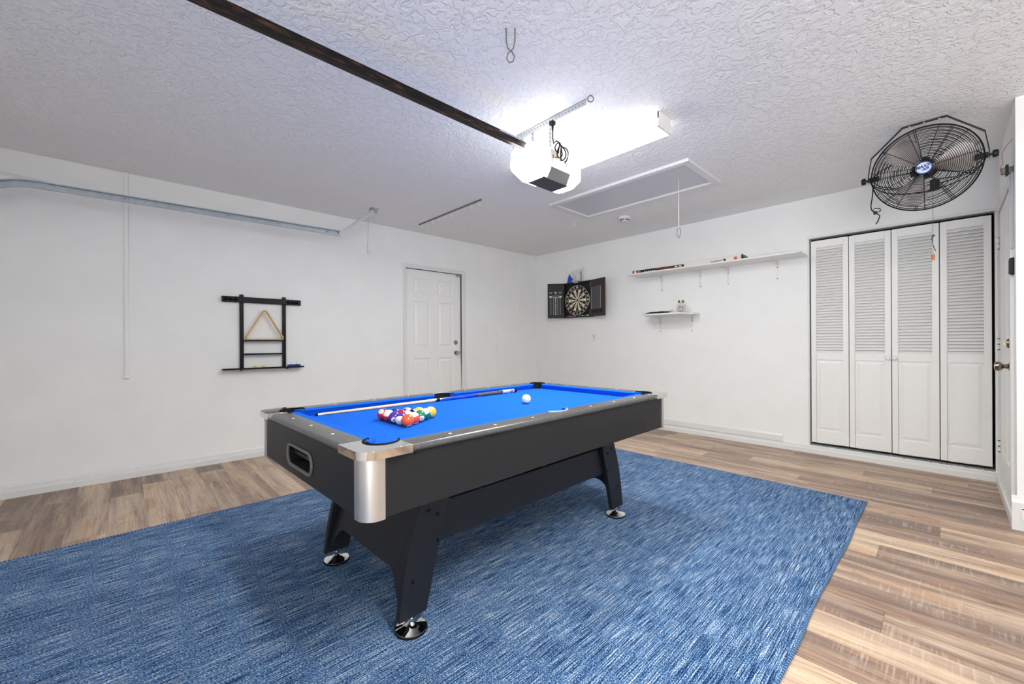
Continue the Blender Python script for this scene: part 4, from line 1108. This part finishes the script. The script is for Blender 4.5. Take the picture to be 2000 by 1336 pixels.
mb = MB().use(M['print']).box(.86, .885, DYF-.001, DYF+.01, dz1-.016, dz1-.006).box(.905, .93, DYF-.001, DYF+.01, dz1-.016, dz1-.006); build(mb, 'magnet_catch', None, dc)
cols_ = [('pink', (220, 60, 170), .74), ('grey', (150, 150, 150), .82), ('green', (120, 220, 150), .965), ('white', (215, 215, 210), 1.06)]
for nm_, rgb, x in cols_:
    m_ = mat('dart_flight_'+nm_, rgb, .5)
    mb = MB().use(M['galv']).cyl((x-.05, -.052, dz0+.024), (x+.02, -.052, dz0+.024), .0032, 8).use(m_)
    mb.box(x+.005, x+.05, -.053, -.051, dz0+.0185, dz0+.034).box(x+.005, x+.05, -.058, -.046, dz0+.0235, dz0+.0245)
    tag(build(mb, 'dart', None), nm_+' flighted dart lying in the bottom of the dartboard cabinet', 'dart', 'darts in the cabinet bottom')
# package on top of the cabinet
bg = thing('plastic_package', (.86, -.05, dz1), 'clear plastic package with blue card standing on the dartboard cabinet', 'package')
mb = MB(); mb.loft([[(.735, -.068, dz1), (1.0, -.068, dz1), (1.0, -.038, dz1), (.735, -.038, dz1)], [(.735, -.06, dz1+.12), (1.01, -.062, dz1+.12), (1.01, -.046, dz1+.12), (.735, -.046, dz1+.12)], [(.80, -.054, dz1+.175), (1.03, -.054, dz1+.205), (1.03, -.050, dz1+.205), (.80, -.050, dz1+.175)]])
build(mb, 'wrapper', M['clear'], bg)
mb = MB().prism([(.72, dz1), (.80, dz1), (.83, dz1+.05), (.79, dz1+.095), (.765, dz1+.13), (.75, dz1+.10), (.735, dz1+.06)], -.0735, -.0705, lambda a, b, h: (a, h, b)); tag(build(mb, 'blue_card', M['bagblue'], bg), 'blue printed card')
mb = MB().use(M['boxwhite']).box(.87, .965, -.060, -.046, dz1+.01, dz1+.12).use(M['printblack']).box(.872, .876, -.0612, -.06, dz1+.012, dz1+.1).box(.87, .965, -.0612, -.06, dz1+.01, dz1+.016).box(.965, .975, -.061, -.047, dz1+.01, dz1+.15)
tag(build(mb, 'insert', None, bg), 'white insert with dark edge')
# outlet plate
ol = thing('outlet_plate', (1.162, 0, 1.13), 'white wall plate below the dartboard cabinet', 'wall plate')
mb = MB().box(1.127, 1.197, -.006, 0, 1.13, 1.245); build(mb, 'plate', M['whitemetal'], ol, bevel=.002)
mb = MB().box(1.158, 1.166, -.0085, -.006, 1.195, 1.222).box(1.159, 1.165, -.0085, -.006, 1.165, 1.172); build(mb, 'slot', M['bolt'], ol)

# ------------------------------------------------------------------ shelves
def bracket(par, x, z, depth, drop, m):
    mb = MB(); w = .011
    # wall leg, shelf leg, curved brace
    mb.box(x-w, x+w, -.003, 0, z-drop, z).box(x-w, x+w, -depth, 0, z-.003, z)
    for s_ in (-w+.002, w-.002):
        mb.tube([(x+s_, -.004, z-drop+.005), (x+s_, -.006, z-.05), (x+s_, -.012, z-.022), (x+s_, -.03, z-.012), (x+s_, -depth+.01, z-.005)], .0024, 5)
    pr = [(-.002, z-.085), (-.006, z-.05), (-.018, z-.024), (-.045, z-.012), (-depth+.02, z-.003), (-.002, z-.003)]
    mb.prism(pr, x-.0015, x+.0015, lambda a, b, h: (h, a, b))
    b_o = build(mb, 'bracket', m, par)
    mb = MB()
    for zz in (z-.035, z-.07, z-drop+.015): mb.disc((x, -.003, zz), (0, -1, 0), .005, .002, 8)
    build(mb, 'screws', M['bolt'], b_o)
Z1 = 1.972
sh = thing('wall_shelf', (2.83, 0, Z1), 'long white upper shelf on the back wall', 'shelf', 'white shelves on the back wall')
mb = MB().box(1.905, 3.765, -.325, 0, Z1, Z1+.017); build(mb, 'board', M['shelf'], sh, bevel=.0015)
for x in (2.215, 2.70, 3.012, 3.50): bracket(sh, x, Z1, .27, .205, M['whitemetal'])
Z2 = 1.445
s2 = thing('wall_shelf', (2.385, 0, Z2), 'short white lower shelf on the back wall', 'shelf', 'white shelves on the back wall')
mb = MB().box(2.07, 2.695, -.20, 0, Z2, Z2+.02); mb.prism([(2.09, -.20), (2.66, -.20), (2.60, -.36), (2.20, -.36)], Z2, Z2+.02)
build(mb, 'board', M['shelf'], s2, bevel=.0015)
for x in (2.195, 2.602): bracket(s2, x, Z2, .19, .205, M['whitemetal'])
# items on the upper shelf
zt1 = Z1+.017
bx = thing('slim_carton', (2.3, -.25, zt1), 'long black and red carton lying on the left of the upper shelf', 'carton')
mb = MB().use(M['boxblack']).box(1.965, 2.28, -.29, -.22, zt1, zt1+.038).use(M['boxred']).box(2.28, 2.62, -.29, -.22, zt1, zt1+.036); build(mb, 'carton_body', None, bx, bevel=.001)
mb = MB().use(M['boxwhite']).box(1.985, 2.02, -.2915, -.29, zt1+.006, zt1+.032).use(M['boxorange']).box(2.035, 2.075, -.2915, -.29, zt1+.004, zt1+.034)
mb.use(M['boxwhite'])
for k in range(6): mb.box(2.125+k*.027, 2.14+k*.027, -.2915, -.29, zt1+.004, zt1+.015)
mb.use(M['cream']).box(2.52, 2.55, -.2915, -.29, zt1+.01, zt1+.03).box(2.57, 2.60, -.2915, -.29, zt1+.012, zt1+.028)
build(mb, 'carton_print', None, bx)
b2 = thing('white_carton', (2.95, -.2, zt1), 'long white carton with black lettering on the upper shelf', 'carton')
mb = MB().box(2.625, 3.235, -.28, -.17, zt1, zt1+.045); build(mb, 'carton_body', M['boxwhite'], b2, bevel=.002)
mb = MB().box(3.165, 3.195, -.2815, -.28, zt1+.006, zt1+.036); tag(build(mb, 'orange_square', M['boxorange'], b2), 'orange square')
text('joodojpof', .030, (2.985, -.2812, zt1+.02), (1, 0, 0), (0, 0, 1), M['printblack'], 'lettering', b2, .0006)
mb = MB().box(3.06, 3.082, -.2815, -.28, zt1+.01, zt1+.032); build(mb, 'logo_square', M['printblack'], b2)
mb = MB().use(M['grey']).loft([[(3.24, -.27, zt1), (3.31, -.24, zt1), (3.31, -.2, zt1), (3.24, -.2, zt1)], [(3.24, -.25, zt1+.055), (3.255, -.24, zt1+.05), (3.255, -.21, zt1+.05), (3.24, -.21, zt1+.055)]])
mb.use(M['boxblack']).prism([(3.24, zt1), (3.262, zt1), (3.248, zt1+.06), (3.24, zt1+.05)], -.285, -.272, lambda a, b, h: (a, h, b))
tag(build(mb, 'folded_packet', None), 'small grey folded packet at the end of the white carton', 'packet')
# items on lower shelf
zt2 = Z2+.02
jr = thing('glass_jar', (2.56, -.16, zt2), 'clear glass jar full of small parts on the lower shelf', 'jar')
mb = MB().lathe([(.0, 0), (.045, 0), (.05, .006), (.051, .03), (.051, .085), (.046, .105), (.034, .118), (.032, .124)], (2.545, -.18, zt2), (0, 0, 1), 24); build(mb, 'glass', M['glass'], jr, smooth=True)
mb = MB().lathe([(.0, .150), (.035, .150), (.036, .146), (.036, .124), (.034, .122)], (2.545, -.18, zt2), (0, 0, 1), 24); tag(build(mb, 'lid', M['brass'], jr, smooth=True), 'dark metal screw lid')
mb = MB(); random.seed(11); cm = [M['cream'], M['galv'], M['sisalblack'], M['sisalred'], M['brass'], M['cream']]
for k in range(90):
    a = random.random()*2*PI; r = .038*random.random()**.5; z = random.uniform(.008, .085)
    mb.use(random.choice(cm)); mtx = Matrix.Translation((2.545+r*math.cos(a), -.18+r*math.sin(a), zt2+z)) @ Euler((random.random()*3, random.random()*3, random.random()*3)).to_matrix().to_4x4()
    s_ = random.uniform(.004, .009); mb.box(-s_, s_, -s_*.5, s_*.5, -s_*.4, s_*.4, mtx)
o = build(mb, 'contents', None, jr); o['kind'] = 'stuff'
def tool(nm, label, mk, cat='tool'):
    mb = MB(); mk(mb); tag(build(mb, nm, None, smooth=True), label, cat, None)
def pliers(mb):
    mb.use(M['galv']); z = zt2+.012
    mb.tube([(2.13, -.24, z), (2.20, -.235, z+.004), (2.26, -.23, z+.006)], [.004, .013, .015], 8)
    mb.use(M['blackrub']); mb.tube([(2.26, -.225, z+.004), (2.33, -.21, z+.008), (2.42, -.20, z)], [.012, .013, .011], 8); mb.tube([(2.26, -.235, z+.004), (2.33, -.255, z+.006), (2.42, -.262, z)], [.012, .013, .011], 8)
tool('pliers', 'black handled pliers at the left of the lower shelf', pliers)
def wrench(mb):
    mb.use(M['galv']); z = zt2+.026
    mb.box(2.25, 2.43, -.225, -.211, z-.002, z+.003); mb.ring((2.445, -.218, z), (1, 0, 0), (0, 1, 0), .012, .004, 16, 6); mb.ring((2.237, -.218, z), (1, 0, 0), (0, 1, 0), .014, .004, 16, 6, .5, 5.7)
tool('wrench', 'steel wrench resting across the pliers on the lower shelf', wrench)
def key(mb):
    mb.use(M['sisalblack']); mb.tube([(2.16, -.30, zt2+.010), (2.22, -.302, zt2+.014), (2.38, -.306, zt2+.012), (2.46, -.308, zt2+.010)], [.006, .010, .009, .006], 6)
    mb.use(M['zinc']); mb.tube([(2.115, -.292, zt2+.006), (2.16, -.30, zt2+.010)], .0035, 6)
tool('screwdriver', 'dark slim tool lying in front of the pliers', key)
def snips(mb):
    mb.use(M['galv']); z = zt2+.008
    mb.ring((2.47, -.27, z+.010), (1, 0, .2), (0, .3, 1), .017, .0035, 18, 6); mb.tube([(2.46, -.27, z+.004), (2.40, -.275, z+.003), (2.30, -.285, z)], [.004, .005, .002], 6)
    mb.use(M['sisalblack']); mb.ring((2.44, -.255, z+.006), (1, 0, 0), (0, 1, 0.4), .016, .0035, 18, 6)
tool('scissors', 'small scissors with ring handles beside the jar', snips)

# ------------------------------------------------------------------ wall fan
fc = V((4.63, -1.2, 2.25)); tau = math.radians(12)
fn = thing('wall_fan', (4.63, -1.2, H), 'large black caged fan with grey blades hung from the ceiling', 'fan')
fX = V((1, 0, 0)); fU = V((0, -math.sin(tau), math.cos(tau))); fN = V((0, -math.cos(tau), -math.sin(tau)))   # fN points out the front
def FP(r, a, d_): return fc+fX*(r*math.cos(a))+fU*(r*math.sin(a))+fN*d_
FR = .262
def dome(r, front):   # depth of the grille at radius r
    k = r/FR; return (.075*(1-k**3.2)+.02) if front else (-.085*(1-k**3.0)-.02)
for front in (True, False):
    mb = MB(); rr = .055 if front else .07
    step = .0092 if front else .0165
    while rr < FR-.003:
        c = fc+fN*dome(rr, front); mb.ring(c, fX, fU, rr, .0018, 64, 5); rr += step
    nsp = 11 if front else 9
    for k in range(nsp):
        for dl in ((-.02, .02) if not front else (0,)):
            a = 2*PI*k/nsp+(.15 if front else .35)+dl
            mb.tube([FP(.05+(FR-.05)*i/10, a, dome(.05+(FR-.05)*i/10, front)+(-.002 if front else .002)) for i in range(11)], .0021, 5)
    build(mb, 'front_grille' if front else 'rear_grille', M['fanblack'], fn)
mb = MB()
for d_ in (.02, .0, -.02): mb.ring(fc+fN*d_, fX, fU, FR, .0026 if d_ else .0035, 72, 6)
for k in range(16): mb.cyl(FP(FR, k*PI/8, .02), FP(FR, k*PI/8, -.02), .0016, 5)
build(mb, 'rim', M['fanblack'], fn)
# heavy support wires
mb = MB()
for s_ in (-1, 1):
    for v_ in (-1, 1):
        P0 = fc+fX*s_*(FR+.006)
        mb.tube([P0, FP(FR*.86, 0 if s_ > 0 else PI, -.06)+fU*v_*.05, FP(FR*.55, 0 if s_ > 0 else PI, -.10)+fU*v_*.085, FP(.06, 0 if s_ > 0 else PI, -.115)+fU*v_*.075], .0034, 6)
mb.tube([fc+fX*(FR+.004)*math.cos(a)*1.0+fU*(-.15*math.sin(a))+fN*(.02+.05*math.sin(a)) for a in [PI*i/16 for i in range(17)]], .0034, 6)
mb.tube([fc+fX*(FR+.004)*math.cos(a)*1.0+fU*(-.10*math.sin(a)-.01)+fN*(-.02-.07*math.sin(a)) for a in [PI*i/16 for i in range(17)]], .0034, 6)
build(mb, 'support_wires', M['fanblack'], fn, smooth=True)
mb = MB().lathe([(.0, -.15), (.05, -.15), (.062, -.13), (.065, -.06), (.055, -.035), (.02, -.03), (.018, .01), (.0, .01)], fc, fN, 28)
build(mb, 'motor', M['black'], fn, smooth=True)
mb = MB().box(4.655, 4.70, -1.16, -1.10, 2.115, 2.18); build(mb, 'switch_box', M['black'], fn, bevel=.006)
for k in range(3):
    a_c = math.radians(8+120*k); mb = MB(); rings = []
    for i in range(11):
        r = .03+(.232-.03)*i/10; wdt = (.28+.42*math.sin(min(1, i/8)*PI*.5))*(1 if i < 9 else (.92 if i == 9 else .62))*(1.05-.25*i/10)
        ring = []
        for j in range(9):
            t_ = j/8-.5; a = a_c+t_*wdt*2*(.6+.4*(.12/max(r, .05)) if r > .12 else 1)*.9
            ring.append(FP(r, a, -.012+.055*t_*(1-.3*i/10)+.012*(1-4*t_*t_)))
        ring2 = [q-fN*.002 for q in reversed(ring)]; rings.append(ring+ring2)
    mb.loft(rings); build(mb, 'blade', M['blade'], fn, smooth=True)
mb = MB().lathe([(.0, 0), (.034, 0), (.036, .02), (.028, .032), (.0, .034)], fc, fN, 28); build(mb, 'hub', M['black'], fn, smooth=True)
mb = MB()
for a in (math.radians(80), math.radians(200), math.radians(320)):
    mb.loft([[FP(r, a+w_, d_) for w_ in (-.35*.05/r, .35*.05/r)]+[FP(r, a+w_, d_-.02) for w_ in (.35*.05/r, -.35*.05/r)] for r, d_ in ((.03, .05), (.055, .045), (.072, .03))])
build(mb, 'hub_lobes', M['black'], fn)
# badge
bc = fc+fN*.098
mb = MB().lathe([(.0, -.012), (.041, -.012), (.042, -.004), (.040, 0), (0, 0)], bc, fN, 32); bh = build(mb, 'badge_plate', M['black'], fn, smooth=True)
ba = math.radians(0)
def oval(ru, rv, d0, d1, m, nm, par):
    mb = MB(); mb.loft([[bc+fX*ru*math.cos(a)+fU*rv*math.sin(a)+fN*d_ for a in [2*PI*i/36 for i in range(36)]] for d_ in (d0, d1)]); return build(mb, nm, m, par)
oval(.039, .037, .0, .004, M['badgeblue'], 'badge_rim', bh); oval(.034, .032, .004, .0055, M['badge'], 'badge_face', bh)
xa = (fX*math.cos(.20)+fU*math.sin(.20)); ya = (fU*math.cos(.20)-fX*math.sin(.20))
text('MAXX', .0235, bc+fN*.0062+ya*.0085-xa*.002, xa, ya+xa*.12, M['printblack'], 'lettering', bh, .0004, shear=.25, offs=.0009)
text('AIR', .0225, bc+fN*.0062-ya*.0105+xa*.007, xa, ya+xa*.12, M['printblue'], 'lettering', bh, .0004, shear=.25, offs=.0009)
mb = MB(); mtx = Matrix((xa, ya, fN)).transposed().to_4x4(); mtx.translation = bc+fN*.0062
mb.box(-.030, -.008, -.0042, -.0028, 0, .0006, mtx); build(mb, 'badge_line', M['printblack'], bh)
# yoke
zp = 2.255
yk = [(4.350, zp-.02), (4.352, zp+.03), (4.368, 2.40), (4.528, H-.004), (4.733, H-.004), (4.893, 2.40), (4.909, zp+.03), (4.911, zp-.02)]
mb = MB(); rings = []
for i, (x, z) in enumerate(yk):
    a = yk[max(i-1, 0)]; b = yk[min(i+1, len(yk)-1)]; d_ = V((b[0]-a[0], 0, b[1]-a[1])).normalized(); nn_ = V((-d_.z, 0, d_.x))
    t_ = .0018; rings.append([V((x, -1.2-.013, z))+nn_*t_, V((x, -1.2+.013, z))+nn_*t_, V((x, -1.2+.013, z))-nn_*t_, V((x, -1.2-.013, z))-nn_*t_])
mb.loft(rings); yo = build(mb, 'yoke', M['fanblack'], fn); yo['label'] = 'black steel yoke bolted to the ceiling'
mb = MB()
for x in (4.56, 4.63, 4.70): mb.lathe([(.007, 0), (.006, .003), (0, .004)], (x, -1.2, H-.006), (0, 0, -1), 10)
build(mb, 'mounting_screws', M['nickel'], yo)
for s_, x in ((-1, 4.350), (1, 4.911)):
    mb = MB().cyl((x-s_*.05, -1.2, zp-.005), (x+s_*.012, -1.2, zp-.005), .007, 10)
    mb.lathe([(.0, .010), (.020, .012), (.022, .018), (.022, .030), (.017, .036), (0, .036)], (x, -1.2, zp-.005), (s_, 0, 0), 10)
    mb.box(min(x-s_*.005, x-s_*.06), max(x-s_*.005, x-s_*.06), -1.212, -1.188, zp-.02, zp+.01)
    build(mb, 'tilt_knob', M['black'], fn, smooth=False)
# pull chain
pc2 = V((4.668, -1.15, 2.12))
mb = MB().cyl(pc2, pc2-V((0, 0, .43)), .0011, 5); mb.tube([pc2-V((-.006, 0, .30)), pc2-V((.004, 0, .33)), pc2-V((.0, 0, .37)), pc2-V((-.012, 0, .41))], .0022, 5); mb.ring(pc2-V((-.001, 0, .31)), (1, 0, 0), (0, 0, 1), .007, .0018, 12, 5)
mb.tube([pc2-V((-.002, 0, .30)), pc2-V((.008, 0, .335))], .002, 5)
ch = build(mb, 'pull_chain', M['pocketgrey'], fn)
mb = MB().lathe([(.0, 0), (.006, .001), (.0085, .012), (.0085, .030), (.005, .040), (.0, .041)], pc2-V((0, 0, .47)), (0, 0, 1), 16); tag(build(mb, 'wooden_pull', M['amber'], fn, smooth=True), 'amber wooden pull')
# fan cord
c0 = V((4.372, -1.16, 2.20))
pts = [c0, c0+V((-.004, 0, -.06)), c0+V((-.012, 0, -.12)), c0+V((-.008, 0, -.15)), c0+V((.018, 0, -.175)), c0+V((.04, 0, -.165)), c0+V((.036, 0, -.148)), c0+V((.01, 0, -.142)), c0+V((-.006, 0, -.155)), c0+V((.02, 0, -.18)), c0+V((.036, 0, -.20)), c0+V((.026, 0, -.235)), c0+V((.014, 0, -.255))]
mb = MB(); mb.tube(pts, .0036, 6); tag(build(mb, 'power_cord', M['black'], fn, smooth=True), 'black knotted power cord')
mb = MB().box(c0.x+.002, c0.x+.022, -1.172, -1.152, c0.z-.185, c0.z-.165); build(mb, 'cord_clip', M['black'], fn, bevel=.002)

# ------------------------------------------------------------------ fittings on the right wall
al_ = thing('wall_sensor', (XR, -1.06, 2.1), 'grey wall bracket box with red wire above the entry door', 'sensor')
mb = MB().box(XR-.05, XR, -1.085, -1.055, 2.145, 2.185); build(mb, 'box_body', M['grey'], al_, bevel=.004)
mb = MB().box(XR-.032, XR-.020, -1.092, -1.048, 2.135, 2.198); build(mb, 'clamp', M['black'], al_, bevel=.002)
mb = MB().box(XR-.013, XR, -1.10, -1.08, 1.68, 2.145); build(mb, 'flat_conduit', M['rimgrey'], al_, bevel=.002)
mb = MB(); mb.tube([(XR-.05, -1.07, 2.165), (XR-.052, -1.07, 2.19), (XR-.042, -1.07, 2.215), (XR-.045, -1.07, 2.25), (XR-.043, -1.07, 2.285), (XR-.03, -1.08, 2.31), (XR-.004, -1.10, 2.345)], .0016, 5)
tag(build(mb, 'red_wire', M['redwire'], al_, smooth=True), 'thin red wire')
mb = MB().loft([[(XR, -1.10, 1.52), (XR, -1.03, 1.52), (XR, -1.03, 1.625), (XR, -1.10, 1.625)], [(XR-.02, -1.10, 1.522), (XR-.02, -1.03, 1.53), (XR-.02, -1.03, 1.617), (XR-.02, -1.10, 1.622)]])
tag(build(mb, 'keypad', M['black'], bevel=.004), 'black wall keypad beside the entry door', 'keypad')
ls = thing('low_outlet', (5.06, YJ-.022, .05), 'white outlet set in the tall baseboard at the right edge', 'wall plate')
mb = MB().box(5.025, 5.10, YJ-.03, YJ-.022, .06, .135); build(mb, 'plate', M['whitemetal'], ls, bevel=.003)
mb = MB().lathe([(.018, 0), (.018, .006), (.0, .007)], (5.06, YJ-.03, .1), (0, -1, 0), 20); build(mb, 'socket', M['whitemetal'], ls, smooth=True)
mb = MB().box(5.028, 5.098, YJ-.0315, YJ-.03, .128, .134); build(mb, 'slot', M['bolt'], ls)

# ------------------------------------------------------------------ render settings
WS, WG = 1.4, 11
w = bpy.data.worlds.new('world'); sc.world = w; w.use_nodes = True
wt = w.node_tree; bgn = wt.nodes['Background']; bgn.inputs[1].default_value = 1
tcn = wt.nodes.new('ShaderNodeTexCoord'); spx = wt.nodes.new('ShaderNodeSeparateXYZ'); rmp = wt.nodes.new('ShaderNodeValToRGB')
mpr = wt.nodes.new('ShaderNodeMapRange'); mpr.inputs[1].default_value = -.12; mpr.inputs[2].default_value = .05   # lower half brightened to lift the ceiling, milky sky above
mpr.inputs[3].default_value = WG; mpr.inputs[4].default_value = WS
wt.links.new(tcn.outputs['Generated'], spx.inputs[0]); wt.links.new(spx.outputs[2], mpr.inputs[0])
wt.links.new(mpr.outputs[0], bgn.inputs[1]); bgn.inputs[0].default_value = (.95, .99, 1, 1)
sc.view_settings.view_transform = 'Standard'; sc.view_settings.look = 'None'; sc.view_settings.gamma = 1
sc.view_settings.exposure = 0.2
try: sc.view_settings.use_curve_mapping = False
except Exception: pass
sc.cycles.use_denoising = True
sc.cycles.max_bounces = 10; sc.cycles.diffuse_bounces = 6; sc.cycles.use_adaptive_sampling = True; sc.cycles.adaptive_threshold = .03
sc.cycles.sample_clamp_indirect = 12
